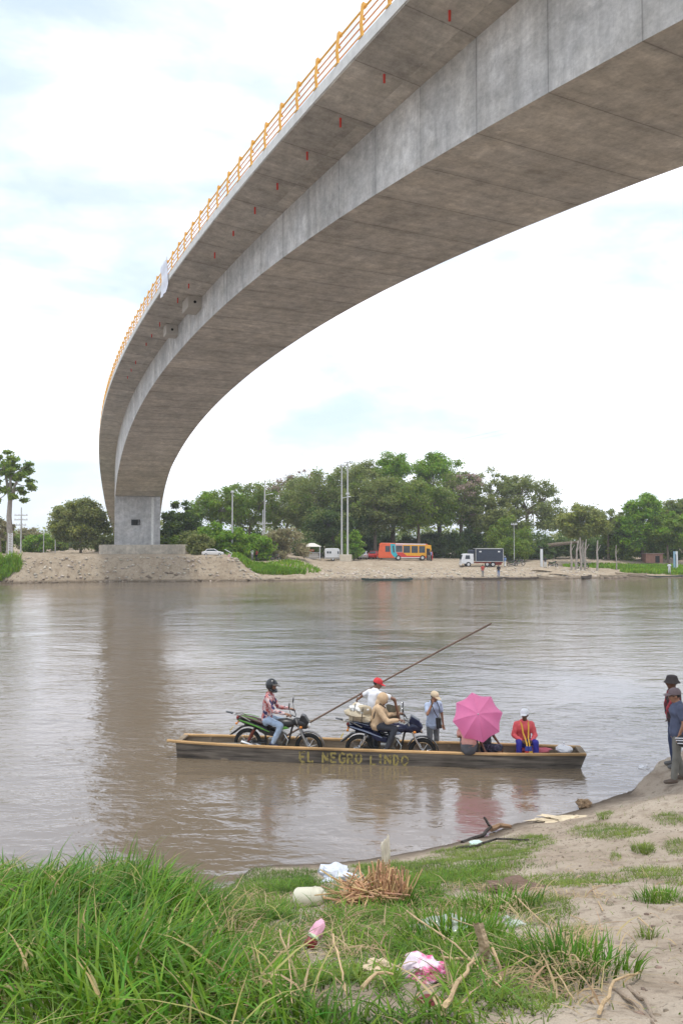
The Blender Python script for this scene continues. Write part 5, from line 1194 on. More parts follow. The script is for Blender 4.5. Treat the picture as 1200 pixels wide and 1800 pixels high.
# caravan
cv = empty('caravan', far_at(584, 130), 0, 1, 'small white caravan with two dark windows left of the twin poles', 'caravan')
m_ = MB(); m_.prism([(-1.22, .35), (-1.25, 1.85), (-1.05, 2.02), (.95, 2.02), (1.22, 1.75), (1.2, .35)], -.9, .9); m_.build('body', m_wpaint, cv, bevel=.05)
for x in (-.72, -.32): MB().box((x, -.915, 1.38), (.30, .03, .34)).build('window', m_gl, cv)
MB().box((.95, -.915, 1.35), (.22, .03, .42)).build('side_window', m_gl, cv); MB().box((0, -.915, .5), (2.2, .03, .12)).build('stripe', M('grey_stripe', (.3, .28, .26), .6), cv)
for y in (-.8, .8): vwheel(cv, .1, y, .3, .3, .18)
# plinth and poles
o = MB().box((0, 0, .55), (1.95, 1.2, 1.1)).build('plinth', M('plinth_plaster', (.56, .50, .40), .9, var=.12, vs=2), loc=far_at(607.5, 128.6), bevel=.03); tag(o, 'cream painted concrete block at the foot of the tall twin poles', 'plinth')
m_pole = M('pole_concrete', (.50, .50, .49), .85, var=.12, vs=1.5)
def upole(label, px, Y, top, arms=(), r=.16, lamp=False, mat=None, lean=0):
    b_ = far_at(px, Y, -.3); H = CZ + (950 - top) * Y / FPX - b_[2]; t = empty('utility_pole', b_, 0, 1, label, 'pole', 'utility poles on the far bank')
    m_ = MB(); m_.tube([(0, 0, 0), (lean, 0, H)], [r, r * .6], 10); m_.build('shaft', mat or m_pole, t)
    for dz, w_ in arms:
        m_ = MB(); m_.box((0, -.12, H - dz), (w_, .12, .14)); a = m_.build('crossarm', m_pole, t)
        for k in range(4): x = -w_ / 2 + .1 + (w_ - .2) * k / 3; MB().tube([(x, -.12, H - dz + .07), (x, -.12, H - dz + .28)], [.06, .04], 6).build('insulator', m_wpaint, a)
    if lamp: m_ = MB(); m_.tube([(0, 0, H - lamp), (1.0, -.1, H - lamp + .25)], .04, 6); m_.ell((1.2, -.1, H - lamp + .25), (.3, .1, .08), 8, 6); m_.build('street_light', m_wpaint, t)
    return (b_[0] + lean, b_[1], b_[2] + H)
tpA = upole('left one of the tall twin poles on the cream block', 600.5, 128.6, 816, ((.25, 1.5),), .17, lamp=5.5)
tpB = upole('right one of the tall twin poles on the cream block', 610.8, 128.6, 811, ((.2, 1.2), (5.3, .6)), .18)
upole('tall concrete pole with a street light over the bright little tree', 465, 136, 846, ((7.2, 2.6),), .16, lamp=2.4)
upole('shorter concrete pole just left of the one over the bright little tree', 462, 139, 896, (), .14)
upole('concrete pole rising left of the yellow blossom', 408, 119, 862, ((.3, .5),), .15)
upole('pole with three crossarms behind the tall bare trunk on the left', 37, 122, 892, ((1.2, 2.0), (1.9, 2.0), (2.7, 1.6)), .13)
upole('thin white post in the left bushes, nearer the bare trunk', 77, 132, 938, (), .10); upole('thin white post in the left bushes, nearer the olive tree', 97.5, 132, 941, (), .10)
upole('thin white mast above the green bush right of the truck', 903, 128, 921, ((.1, 1.0),), .06)
# cables from the twin poles over the river
for k, (p, tg) in enumerate(((tpA, (95, 40, 34)), (tpB, (96, 42, 36.5)), (tpB, (97, 44, 38)))):
    a = V3(*p) + V3(.3 * k, 0, .2 - .1 * k); b_ = V3(*tg); P = [a * (1 - q) + b_ * q - V3(0, 0, 10 * q * (1 - q)) for q in np.linspace(0, 1, 30)]
    o = MB().tube(P, .012, 4).build('cable', M('grey_cable', (.55, .55, .56), .6)); tag(o, ('lowest', 'middle', 'highest')[k] + ' of the thin cables running from the twin poles across the sky', 'cable', 'cables across the sky')
# lattice mast, pillar, board, hut, rocks
lt = empty('lattice_mast', far_at(18.5, 108), 0, 1, 'short white lattice mast in front of the tall bare trunk', 'lattice mast'); m_ = MB()
for x in (-.25, .25): m_.tube([(x, 0, 0), (x, 0, 3.1)], .06, 6)
m_.build('upright', m_wpaint, lt); m_ = MB()
for i in range(9): m_.tube([(-.25, 0, .15 + i * .33), (.25, 0, .15 + i * .33)], .04, 5); m_.tube([(-.25, 0, .15 + i * .33), (.25, 0, .15 + i * .33 + .3)], .025, 4)
m_.build('lattice', m_wpaint, lt)
pi_ = empty('gauge_pillar', far_at(951, 124), 0, 1, 'slim white pillar with a dark top beside the upturned boats', 'pillar'); MB().box((0, 0, 1.4), (.36, .36, 2.9)).build('column', m_wpaint, pi_, bevel=.03); MB().prism([(-.55, 3.15), (.35, 2.85), (.35, 3.0), (-.5, 3.3)], -.2, .2).build('top', m_blk, pi_)
bo = empty('notice_board', far_at(1186, 121), 0, 1, 'tall narrow blue and white board at the right end of the bank', 'board'); MB().box((-.15, 0, 1.5), (.32, .12, 2.7)).build('blue_half', M('pale_blue_board', (.25, .40, .50), .6), bo); MB().box((.18, -.01, 1.5), (.32, .14, 2.7)).build('white_half', m_wpaint, bo); MB().box((.03, -.09, 1.4), (.08, .03, 2.0)).build('scale', m_blk, bo)
hu = empty('hut', far_at(1145, 133), 0, 1, 'low reddish brick hut under the trees at the right end', 'hut'); MB().box((0, 0, .7), (2.8, 2, 1.5)).build('wall', M('brick_red', (.30, .16, .12), .9, var=.25, vs=3), hu); MB().box((0, 0, 1.5), (3.2, 2.4, .10)).build('roof', M('rusty_sheet', (.32, .24, .20), .8, var=.2), hu); MB().box((.5, -1.02, .55), (.7, .05, 1.1)).build('door', m_blk, hu)
# moored and beached canoes
def small_canoe(label, px, Y, Ln, rz, mat, dz=.0, tilt=0., wd=.42, roll=0.):
    X = ray(px, 1015)[0] * Y; z = dz if dz < .5 else gz(X, Y) + dz - .5
    t = empty('moored_canoe', (X, Y, z), (roll, tilt, rz), 1, label, 'canoe', 'canoes along the far shore'); n = 14; xs_ = np.linspace(-Ln / 2, Ln / 2, n); V = []
    for g in (0, .04):
        for x in xs_:
            a = abs(x) / (Ln / 2); h = wd * (1 - a ** 3 * .75) - g; zb = -.12 + .22 * a ** 4 + g; zt_ = .22 + .12 * a ** 3
            V += [(x * (1 - g * .3), -h, zt_), (x, -h * .75, zb), (x, h * .75, zb), (x * (1 - g * .3), h, zt_)]
    F = []; o_ = n * 4
    for i in range(n - 1):
        for j in range(3): F.append((i * 4 + j, i * 4 + j + 1, i * 4 + j + 5, i * 4 + j + 4)); F.append((o_ + i * 4 + j, o_ + i * 4 + j + 4, o_ + i * 4 + j + 5, o_ + i * 4 + j + 1))
        for j in (0, 3): F.append((i * 4 + j, i * 4 + j + 4, o_ + i * 4 + j + 4, o_ + i * 4 + j))
    F += [(0, 1, 2, 3), (o_, o_ + 3, o_ + 2, o_ + 1), ((n - 1) * 4, (n - 1) * 4 + 3, (n - 1) * 4 + 2, (n - 1) * 4 + 1), (o_ + (n - 1) * 4, o_ + (n - 1) * 4 + 1, o_ + (n - 1) * 4 + 2, o_ + (n - 1) * 4 + 3), (0, 3, o_ + 3, o_), ((n - 1) * 4, o_ + (n - 1) * 4, o_ + (n - 1) * 4 + 3, (n - 1) * 4 + 3)]
    m_ = MB(); m_.add(V, F); m_.build('hull', mat, t); m_ = MB()
    for x in (-Ln * .25, 0, Ln * .25): m_.box((x, 0, .14), (.22, wd * 1.6, .04))
    m_.build('thwart', m_inw, t); return t
m_cg = M('canoe_dark_green', (.035, .06, .05), .7, var=.3, vs=2); m_cb = M('canoe_brown', (.11, .085, .065), .8, var=.3, vs=2); m_cl = M('canoe_pale_wood', (.40, .32, .23), .85, var=.2, vs=2)
small_canoe('dark green canoe moored alone below the twin poles', 680, 105.6, 6.8, 0, m_cg)
small_canoe('brown canoe moored at the shore below the truck', 848, 108.0, 5.4, .02, m_cb); small_canoe('grey brown canoe moored below the white pillar', 915, 109.0, 4.8, -.02, m_cb); small_canoe('short canoe with its pale side tipped up, right of the grey brown one', 968, 109.6, 4.0, .06, m_cl, .12, .06)
small_canoe('dark canoe moored at the right end of the shore', 1165, 114.5, 5.6, .03, m_cg); small_canoe('dark canoe drawn up sideways below the bare trunks', 1030, 110.4, 3.4, .9, m_cb, .15)
small_canoe('pale canoe lying overturned on the slope beside the white pillar', 962, 116, 4.6, -.5, m_cl, .75, .10, roll=PI * .9); small_canoe('smaller overturned pale canoe right of the first one', 984, 113, 3.2, -.4, m_cl, .7, .08, roll=PI * .92)
small_canoe('pale weathered canoe pulled up on the sand, left of a second pale one', 1078, 112.6, 4.2, .15, m_cl, .68, -.04); small_canoe('pale weathered canoe pulled up near the right end grass', 1108, 113.8, 4.4, -.12, m_cl, .68, .03)
# people on the far bank
W_ = M('far_white', (.60, .62, .64), .9); Bl_ = M('far_blue', (.16, .24, .42), .9); Rd_ = M('far_red', (.45, .07, .05), .9); Dk_ = M('far_dark', (.03, .03, .035), .9); Gr_ = M('far_grey', (.22, .22, .22), .9)
for lb, px, Y, rz, sh_, tr_, kw in (
    ('person in pale blue and a white cap walking behind the truck', 886.5, 123.6, 1.2, Bl_, W_, dict(hat=('cap', W_))),
    ('person in a red top standing at the water below the truck', 847.5, 110.4, -1.4, Rd_, Gr_, {}), ('person in dark clothes standing at the water below the truck box', 875.5, 110.8, -1.9, Dk_, Bl_, {}),
    ('person in dark clothes stepping down from the open bus door', 753.5, 130.6, -1.2, Dk_, Gr_, {}), ('person in a blue shirt waiting just right of the bus door', 757.5, 130.2, 2.6, Bl_, Dk_, {}),
    ('person in white standing under the bright little tree', 443.5, 117, -1.2, W_, Gr_, {}), ('person in a red shirt beside the one in white under the tree', 451, 117.6, -2.0, Rd_, Dk_, {}),
    ('person in a black top and white trousers by the white pillar', 957.5, 122.6, -1.6, Dk_, W_, {}), ('person in white standing at the right end of the shore', 1175, 115.6, -1.6, W_, W_, {})):
    if 'stepping' in lb: jj = dict(kn_l=V3(.2, .1, .52), an_l=V3(.14, .11, .2))
    elif 'walking' in lb: jj = dict(kn_l=V3(.16, .1, .5), an_l=V3(.18, .1, .09), kn_r=V3(-.04, -.1, .48), an_r=V3(-.28, -.1, .14))
    else: jj = dict(el_l=V3(.03, .26, 1.12), wr_l=V3(.16, .18, .95))
    figure(lb, far_at(px, Y, .03), rz, 1.0, jj, 'dark', sh_, 'short', tr_, Dk_, far=True, group='people on the far bank', **kw)
src = [o for o in bpy.data.objects if o.name == 'motorcycle'][0]
for lb, px, Y, rz in (('red tinted motorcycle parked right of the person in pale blue', 893, 125.5, .4), ('dark motorcycle parked under the green bush right of the truck', 903, 126.4, -.3), ('dark motorcycle parked right of the bright little tree', 474, 118.5, .2), ('second dark motorcycle in front of the dry twiggy bush', 486, 118.0, 2.9), ('dark motorcycle parked right of the white pillar', 965, 123.2, .5), ('motorcycle parked behind the cluster of bare trunks', 1030, 121.5, 2.8)):
    c = copy_tree(src); c.location = far_at(px, Y, .02); c.rotation_euler = (0, 0, rz); c.scale = (1, 1, 1); c['label'] = lb; c['group'] = 'motorcycles parked on the far bank'
# stones and clods on the far bank
def stones(name, label, P, r0, mat, seed, flat=.6, cat='stones'):
    rr = np.random.default_rng(seed); ico = np.array([(0, 0, 1), (.89, 0, .45), (.28, .85, .45), (-.72, .53, .45), (-.72, -.53, .45), (.28, -.85, .45), (.72, .53, -.45), (-.28, .85, -.45), (-.89, 0, -.45), (-.28, -.85, -.45), (.72, -.53, -.45), (0, 0, -1)])
    fc = np.array([(0, 1, 2), (0, 2, 3), (0, 3, 4), (0, 4, 5), (0, 5, 1), (1, 6, 2), (2, 7, 3), (3, 8, 4), (4, 9, 5), (5, 10, 1), (6, 7, 2), (7, 8, 3), (8, 9, 4), (9, 10, 5), (10, 6, 1), (11, 7, 6), (11, 8, 7), (11, 9, 8), (11, 10, 9), (11, 6, 10)])
    T = len(P); s = r0 * (.35 + rr.random(T) ** 3 * 1.8); V = ico[None] * s[:, None, None] * (1 + .35 * rr.normal(size=(T, 12, 1)) * .6) * np.array([1, 1, flat]) * (.7 + .6 * rr.random((T, 1, 3))) + P[:, None, :]
    F = fc[None] + (np.arange(T) * 12)[:, None, None]
    return tag(raw_mesh(name, V.reshape(-1, 3), F.reshape(-1, 3), mat), label, cat, kind='stuff')
X = rng.uniform(-4, 38, 1300); Y = shore_far(X) + rng.uniform(.5, 1, 1300) * rng.uniform(.5, 15, 1300); stones('stones', 'pale stones strewn over the far beach', np.stack([X, Y, zf(X, Y) + .02], 1), .13, M('pale_stone', (.42, .37, .30), .9, var=.25, island=.3), 3)
X = rng.uniform(-50, -10, 900); Y = shore_far(X) + rng.uniform(.1, 3.2, 900); stones('stones', 'pale stones stuck in the steep left part of the far bank', np.stack([X, Y, zf(X, Y) + .02], 1), .12, MATS['pale_stone'], 4)
X = rng.uniform(-50, 40, 350); Y = shore_far(X) + rng.uniform(-1.0, .6, 350); stones('clods', 'dark wet clods along the waterline of the far bank', np.stack([X, Y, np.maximum(zf(X, Y), 0) + .02], 1), .2, M('wet_clod', (.20, .155, .11), .8, var=.25), 5, cat='clods')
# ------------------------------------------------------------------ foreground grass
def blades(P, h, w_, az, lean, droop, segs, name, mat, label, cat='grass'):
    T = len(P); tt = np.linspace(0, 1, segs + 1); d = np.stack([np.cos(az), np.sin(az), 0 * az], 1); sd = np.stack([-np.sin(az), np.cos(az), 0 * az], 1)
    tw = rng.normal(size=T) * .5; sd = sd * np.cos(tw)[:, None] + np.stack([0 * az, 0 * az, np.sin(tw)], 1) * .6
    V = np.zeros((T, segs + 1, 2, 3))
    for i, q in enumerate(tt):
        c = P + d * (lean * h * (q * .35 + q ** 2 * .65))[:, None] + np.array([0, 0, 1.]) * (h * (q - droop * q ** 2.4))[:, None]
        ww = w_ * (1 - q ** 2.2) * (.7 + .6 * q * (1 - q) * 2) * .5 + .0004
        V[:, i, 0] = c - sd * ww[:, None]; V[:, i, 1] = c + sd * ww[:, None]
    k = 2 * (segs + 1); base = (np.arange(T) * k)[:, None]
    F = np.stack([base + np.array([2 * i, 2 * i + 1, 2 * i + 3, 2 * i + 2])[None] for i in range(segs)], 1).reshape(-1, 4)
    return tag(raw_mesh(name, V.reshape(-1, 3), F, mat), label, cat, kind='stuff')
def pix(X, Y, Z=None):
    Z = zn(X, Y) if Z is None else Z
    dep = Y * math.cos(TH) + (Z - CZ) * math.sin(TH); return 600 + FPX * X / dep, 900 - FPX * (-Y * math.sin(TH) + (Z - CZ) * math.cos(TH)) / dep
def grassmat(name, a, b_, isl=.35, tr=.3):
    return M(name, a, .42, var=0, vs=1.3, col2=b_, island=isl, trans=tr, thr=(.35, .65), spec=.2)
g_tall = grassmat('grass_tall', (.042, .135, .008), (.13, .27, .022)); g_short = grassmat('grass_short', (.12, .20, .03), (.20, .27, .05)); g_dry = grassmat('grass_dry', (.36, .27, .14), (.50, .40, .24), .25)
LIT = [(598, 1548, 52, 30), (545, 1592, 50, 34), (551, 1672, 28, 42), (744, 1730, 46, 36), (786, 1648, 48, 20), (650, 1580, 62, 34), (668, 1722, 26, 14), (852, 1690, 20, 48), (896, 1640, 20, 18), (640, 1760, 40, 16)]
def scatter(n, x0, x1, y0, y1, keep):
    X = rng.uniform(x0, x1, n); Y = rng.uniform(y0, y1, n); px, py = pix(X, Y); k = rng.random(n) < keep(X, Y, px, py)
    for a, b_, c, d in LIT: k &= (((px - a) / c) ** 2 + ((py - b_) / d) ** 2 > .8) | (rng.random(n) < .12)
    X, Y = X[k], Y[k]; return np.stack([X, Y, zn(X, Y) - .01], 1), px[k], py[k]
# tall rank grass on the left
def kt(X, Y, px, py):
    edge = 470 + 60 * np.sin(py / 55.) - np.maximum(0, 1640 - py) * .35
    crest = Y < 7.3 - .0 * X
    return (1 - sst(px, edge - 90, edge + 110)) * crest * (.35 + .65 * sst(fbm(X * 1.5, Y * 1.5, 71), .25, .5)) * (px > -350)
P, px, py = scatter(62000, -5.5, 1.2, 1.5, 7.6, kt); T = len(P)
cl = fbm(P[:, 0] * 2.2, P[:, 1] * 2.2, 31); hh = (.13 + .22 * rng.random(T) ** 1.1) * (.65 + .75 * cl) * (1 - .38 * sst(px, 220, 480)); 
az = rng.random(T) * 2 * PI * .75 + 2.2 * fbm(P[:, 0] * 1.1, P[:, 1] * 1.1, 5) * 3
blades(P, hh, .010 + .008 * rng.random(T), az, .35 + .6 * rng.random(T), .12 + .4 * rng.random(T), 5, 'tall_grass', g_tall, 'tall lush green grass covering the left foreground bank')
P, px, py = scatter(5200, -5.5, 1.6, 1.5, 7.6, kt); T = len(P)
blades(P, .14 + .26 * rng.random(T), .006 + .008 * rng.random(T), rng.random(T) * 2 * PI, .5 + .9 * rng.random(T), .3 + .4 * rng.random(T), 5, 'yellowed_grass', grassmat('grass_yellowed', (.26, .27, .07), (.42, .34, .16)), 'yellowed blades mixed into the tall grass on the left')
# low tangled grass in the middle
def km(X, Y, px, py):
    e1 = 380; e2 = 960 - np.abs(py - 1690) * .7 + 60 * np.sin(py / 38.)
    return sst(px, e1 - 60, e1 + 120) * (1 - sst(px, e2 - 90, e2 + 30)) * (py > 1512) * sst(fbm(X * 2.6, Y * 2.6, 17), .34, .50) * (Y < 10.5)
P, px, py = scatter(115000, -2.5, 3.5, 1.6, 10.6, km); T = len(P)
az = rng.random(T) * 2 * PI
blades(P, (.05 + .15 * rng.random(T) ** 1.6) * (.7 + .6 * fbm(P[:, 0] * 3, P[:, 1] * 3, 2)), .006 + .006 * rng.random(T), az, .5 + .8 * rng.random(T), .2 + .4 * rng.random(T), 4, 'low_grass', grassmat('grass_mid', (.08, .18, .015), (.16, .27, .03)), 'low tangled green grass in the middle of the foreground')
# short turf patches to the right and along the beach
SPOT = [(860, 1500, 90, 22), (1070, 1462, 75, 16), (1180, 1440, 40, 14), (930, 1480, 50, 14), (1010, 1548, 110, 14), (1150, 1535, 70, 14), (1155, 1578, 32, 13), (1130, 1492, 22, 10), (960, 1600, 60, 30), (1190, 1490, 30, 16), (820, 1530, 120, 28), (1010, 1690, 60, 45), (930, 1740, 90, 60), (780, 1490, 60, 14), (1190, 1545, 30, 16), (1060, 1430, 20, 6), (1080, 1508, 12, 8), (640, 1520, 90, 12), (700, 1540, 120, 20), (1140, 1640, 24, 6), (1010, 1640, 30, 16)]
def ks_(X, Y, px, py):
    v = np.zeros_like(X)
    for a, b_, c, d in SPOT: v = np.maximum(v, np.clip(1.5 * (1 - ((px - a) / c) ** 2 - ((py - b_) / d) ** 2) + .8 * (fbm(X * 4, Y * 4, 90) - .45), 0, 1))
    return np.clip(v + .015, 0, 1) * (py > 1400) * (zn(X, Y) > .15)
P, px, py = scatter(330000, -.8, 8, 2.2, 14.5, ks_); T = len(P)
blades(P, (.025 + .055 * rng.random(T) ** 2) * (.6 + .8 * fbm(P[:, 0] * 3, P[:, 1] * 3, 12)), .004 + .004 * rng.random(T), rng.random(T) * 2 * PI, .5 + .7 * rng.random(T), .1 + .3 * rng.random(T), 3, 'turf', g_short, 'short turf patches on the sandy right foreground')
def tuft(label, px, py, n, h, rad, mat=None, wd=.008, name='grass_tuft'):
    c = near_pt(px, py); a = rng.random(n) * 2 * PI; r = rad * np.sqrt(rng.random(n)); X = c[0] + r * np.cos(a); Y = c[1] + r * np.sin(a); P = np.stack([X, Y, zn(X, Y) - .01], 1)
    o = blades(P, h * (.5 + .7 * rng.random(n)), wd * (.7 + .6 * rng.random(n)), a + rng.normal(size=n) * .5, .3 + .5 * rng.random(n), .1 + .3 * rng.random(n), 5, name, mat or g_short, label, 'grass tuft'); del o['kind']; o['group'] = 'separate grass tufts'
tuft('dark green tuft alone on bare sand at the right edge', 1158, 1582, 260, .13, .20, g_tall); tuft('spiky green tuft on sand above the long turf patch', 1130, 1498, 160, .15, .14)
tuft('tall blades sprouting right of the straw heap', 700, 1600, 150, .28, .20, g_tall, .012); tuft('broad bladed clump right of centre in the low grass', 880, 1600, 240, .24, .35, g_tall, .012); tuft('broad bladed clump beside the dry grey stump', 800, 1660, 260, .24, .35, g_tall, .013)
tuft('grass clump at the right border of the low grass', 1010, 1700, 320, .18, .32, g_tall, .009); tuft('tiny tuft beside the short diagonal stalk', 1135, 1650, 60, .08, .07); tuft('tall blades standing above the water line on the left', 215, 1570, 60, .46, .28, g_tall, .011)
tuft('tall blades rising at the left edge over the water', 30, 1560, 60, .52, .30, g_tall, .012); tuft('thin weed tuft on the sand near the dried leaves', 1060, 1440, 50, .16, .1)
def ku(X, Y, px, py): return (1 - .75 * sst(px, 640, 820)) * (1 - sst(px, 880, 1000)) * (px > -300) * (py > 1515) * (Y < 12) * (.35 + .65 * sst(fbm(X * 2.6, Y * 2.6, 17), .28, .42)) * np.where(Y < 4, 1, .8)
P, px, py = scatter(240000, -5.5, 3.6, 1.6, 12, ku); T = len(P)
blades(P, .03 + .07 * rng.random(T), .004 + .005 * rng.random(T), rng.random(T) * 2 * PI, .4 + .9 * rng.random(T), .2 + .3 * rng.random(T), 3, 'turf', grassmat('grass_under', (.06, .13, .02), (.13, .20, .035)), 'dense short growth under the taller foreground grass')
# dry litter strewn through the grass
def kd(X, Y, px, py): return (px > 380) * (px < 1060) * (py > 1560) * .9 * sst(fbm(X * 3, Y * 3, 55), .42, .6) + .03 * (px > 900) * (py > 1480)
P, px, py = scatter(26000, -2, 4, 1.8, 9.5, kd); T = len(P); P[:, 2] += .03
blades(P, .04 + .12 * rng.random(T) ** 2, .004 + .012 * rng.random(T) ** 3, rng.random(T) * 2 * PI, 1.2 + 1.5 * rng.random(T), .6 + .3 * rng.random(T), 3, 'dry_litter', g_dry, 'dry brown blades and chaff scattered through the grass', 'litter')
X = rng.uniform(1.0, 8, 5200); Y = rng.uniform(2.3, 15, 5200); P = np.stack([X, Y, zn(X, Y)], 1); stones('grit', 'small crumbs of soil and grit on the sandy ground', P, .009, M('grit', (.20, .155, .115), .95, var=.3, island=.3), 6, cat='grit')
# straw heap
c0 = np.array(near_pt(652, 1592)); m_straw = M('straw_stalk', (.52, .34, .18), .8, var=.3, vs=9, island=.3); m_ = MB(); rr = random.Random(8)
for i in range(420):
    side = rr.random() < .55; up = side
    bx = c0[0] + (rr.uniform(.02, .33) if up else rr.uniform(-.24, .12)); by = c0[1] + rr.uniform(-.14, .22); bz_ = float(zn(bx, by)) + (rr.uniform(0, .05) if up else rr.uniform(.02, .16))
    ln = rr.uniform(.12, .36); d = V3(rr.gauss(0, .22), rr.gauss(0, .22), 1) if up else V3(rr.gauss(0, 1), rr.gauss(0, .8), rr.gauss(.15, .35)); d /= np.linalg.norm(d)
    m_.tube([(bx, by, bz_), tuple(V3(bx, by, bz_) + d * ln)], [rr.uniform(.006, .012), rr.uniform(.004, .008)], 5)
for x_, w_ in ((.06, .018), (.16, .012), (.10, .014)): m_.tube([(c0[0] + x_, c0[1], c0[2]), (c0[0] + x_ + .01, c0[1], c0[2] + .42)], w_ * .5, 5)
tag(m_.build('straw_heap', m_straw, smooth=False), 'heap of cut dry brown stalks in the middle of the grass', 'straw heap', kind='stuff')
m_clear = M('milky_plastic', (.66, .68, .66), .25, var=.1, bump=.1, bs=15)
def nl(px, py, dz=0): q = near_pt(px, py); return (q[0], q[1], q[2] + dz)
q = nl(678, 1575, 0); o = lumpy('plastic_strip', (q[0], q[1], q[2] + .42), (.035, .02, .13), M('cream_plastic', (.74, .68, .56), .6, var=.15), 12, amp=.3); tag(o, 'cream plastic strip caught on stalks above the straw heap', 'plastic strip')
q = nl(688, 1575); o = lumpy('plastic_scrap', (q[0], q[1], q[2] + .22), (.05, .03, .05), M('lime_plastic', (.45, .60, .12), .5), 13, amp=.25); tag(o, 'lime yellow plastic scrap behind the straw heap', 'plastic scrap')
# litter
o = lumpy('plastic_bag', nl(592, 1548, .07), (.24, .16, .12), M('bluish_white_plastic', (.62, .66, .74), .4, var=.12, vs=8, bump=.1, bs=12), 14, amp=.22); tag(o, 'bluish white plastic bag left of the straw heap', 'plastic bag')
jug = empty('jug', nl(545, 1592, .075), (math.radians(12), math.radians(78), math.radians(-8)), 1.12, 'cream plastic jug lying on its side in the grass', 'jug')
MB().lathe([(0, -.13), (.078, -.128), (.085, -.11), (.083, -.02), (.080, .03), (.082, .06), (.075, .10), (.05, .13), (.0, .132)], (0, 0, 0), 22).build('body', M('cream_jug', (.60, .58, .46), .45, var=.08), jug)
MB().tube([(0, 0, .13), (0, 0, .155)], .03, 14).build('neck', MATS['cream_jug'], jug); MB().lathe([(.0835, .045), (.087, .052), (.0835, .06)], (0, 0, 0), 22).build('rib', MATS['cream_jug'], jug)
cup = empty('cup', nl(551, 1668, .07), (math.radians(-30), math.radians(35), 0), .80, 'crushed pink cup with a dark red base standing in the grass', 'cup')
o = lumpy('rim', (0, 0, .05), (.052, .045, .075), M('pink_plastic', (.72, .38, .50), .45, var=.1), 15, cup, amp=.12); lumpy('base', (0, 0, -.045), (.048, .042, .05), M('dark_red_plastic', (.22, .02, .03), .4), 16, cup, amp=.15); lumpy('label_band', (0, -.002, .0), (.052, .045, .022), M('pale_green_band', (.50, .62, .42), .5), 17, cup, amp=.1)
o = lumpy('wrapper', nl(744, 1724, .06), (.10, .065, .028), M('pink_white_wrapper', (.72, .62, .72), .3, vs=11, col2=(.62, .10, .26), thr=(.46, .56), bump=.1, bs=14), 18, amp=.25, rot=(.35, 0, -.2)); tag(o, 'crumpled pink and white wrapper low in the middle of the grass', 'wrapper')
o = lumpy('plastic_film', nl(786, 1642, .05), (.14, .06, .035), M('clear_film', (.50, .56, .50), .15, var=.2, alpha=.6), 19, amp=.35); tag(o, 'torn clear plastic film lying over the grass', 'plastic film')
o = lumpy('plastic_film', nl(896, 1632, .05), (.05, .07, .025), MATS['clear_film'], 20, amp=.35, rot=(0, .2, .8)); tag(o, 'small clear plastic scrap right of the torn film', 'plastic film')
o = lumpy('wrapper', nl(838, 1484, .015), (.11, .09, .03), M('mint_paper', (.55, .72, .66), .6), 21, amp=.25); tag(o, 'pale mint wrapper on the wet sand by the driftwood', 'wrapper')
o = lumpy('paper_scrap', nl(668, 1718, .05), (.06, .035, .02), M('cream_paper', (.62, .50, .34), .7), 22, amp=.3); tag(o, 'torn cream paper scrap left of the pink wrapper', 'paper scrap')
o = lumpy('rag', nl(750, 1768, -.0), (.05, .03, .02), M('maroon_rag', (.16, .03, .03), .8), 23, amp=.3); tag(o, 'small dark red rag at the bottom of the grass', 'rag')
o = lumpy('soil_mound', nl(915, 1562, .0), (.30, .20, .05), M('dark_soil', (.17, .11, .08), .95, bump=.3, bs=12), 24, amp=.3); tag(o, 'brown mound of dug soil between turf patches', 'soil mound')
o = lumpy('clod', nl(1026, 1420, .05), (.12, .08, .08), M('clod_brown', (.26, .18, .11), .95, bump=.3), 25, amp=.25); tag(o, 'brown clod on the edge of the beach', 'clod')
# stump like dry husk
m_husk = M('dry_husk', (.50, .38, .25), .8, var=.25, vs=14, bump=.1, bs=40); c = nl(852, 1708); hk = MB(); V = []
for i in range(9):
    for j in range(5): q = i / 8; V.append((c[0] + (-.02 + .011 * (j - 2) * 1.2) + .02 * math.sin(q * 4), c[1] + .012 * abs(j - 2) - .03 * q, c[2] + .0 + .24 * q + .008 * math.sin(j * 4)))
Fq = [(i * 5 + j, i * 5 + j + 1, (i + 1) * 5 + j + 1, (i + 1) * 5 + j) for i in range(8) for j in range(4)]; hk.add(V, Fq); hk.add([(a, b_ + .012, c_) for a, b_, c_ in V], Fq)
tag(hk.build('husk', m_husk), 'upright torn pale husk standing in the grass', 'husk')
# sticks and stalks
m_stk = M('dry_stalk', (.50, .36, .20), .75, var=.25, vs=10, bump=.05, bs=60); m_dark = M('dark_wet_wood', (.035, .025, .02), .6, var=.3, bump=.2, bs=12); m_root = M('grey_root', (.30, .235, .175), .85, var=.25, vs=8, bump=.1, bs=30); m_log = M('drift_bark', (.26, .16, .09), .85, var=.3, vs=6, bump=.1)
def stick(label, pts, r, mat=None, name='dry_stalk', cat='stalk', lift=.02, group='dry stalks and sticks in the foreground'):
    Q = [V3(*nl(a, b_)) + V3(0, 0, (p[2] if len(p) > 2 else lift)) for p in pts for a, b_ in (p[:2],)]
    P = []
    for i in range(len(Q) - 1):
        for q in np.linspace(0, 1, 5)[:-1]: P.append(Q[i] * (1 - q) + Q[i + 1] * q + rng.normal(size=3) * .003)
    P.append(Q[-1]); n = len(P); rr_ = [r * .62 * (1 - .5 * i / n) for i in range(n)]
    return tag(MB().tube(P, rr_, 7).build(name, mat or m_stk), label, cat, group)
stick('short bent stalk on bare sand, upper one', [(1057, 1605), (1040, 1563), (1058, 1560)], .009); stick('short straight stalk at the far right on bare sand', [(1120, 1618), (1146, 1640)], .009)
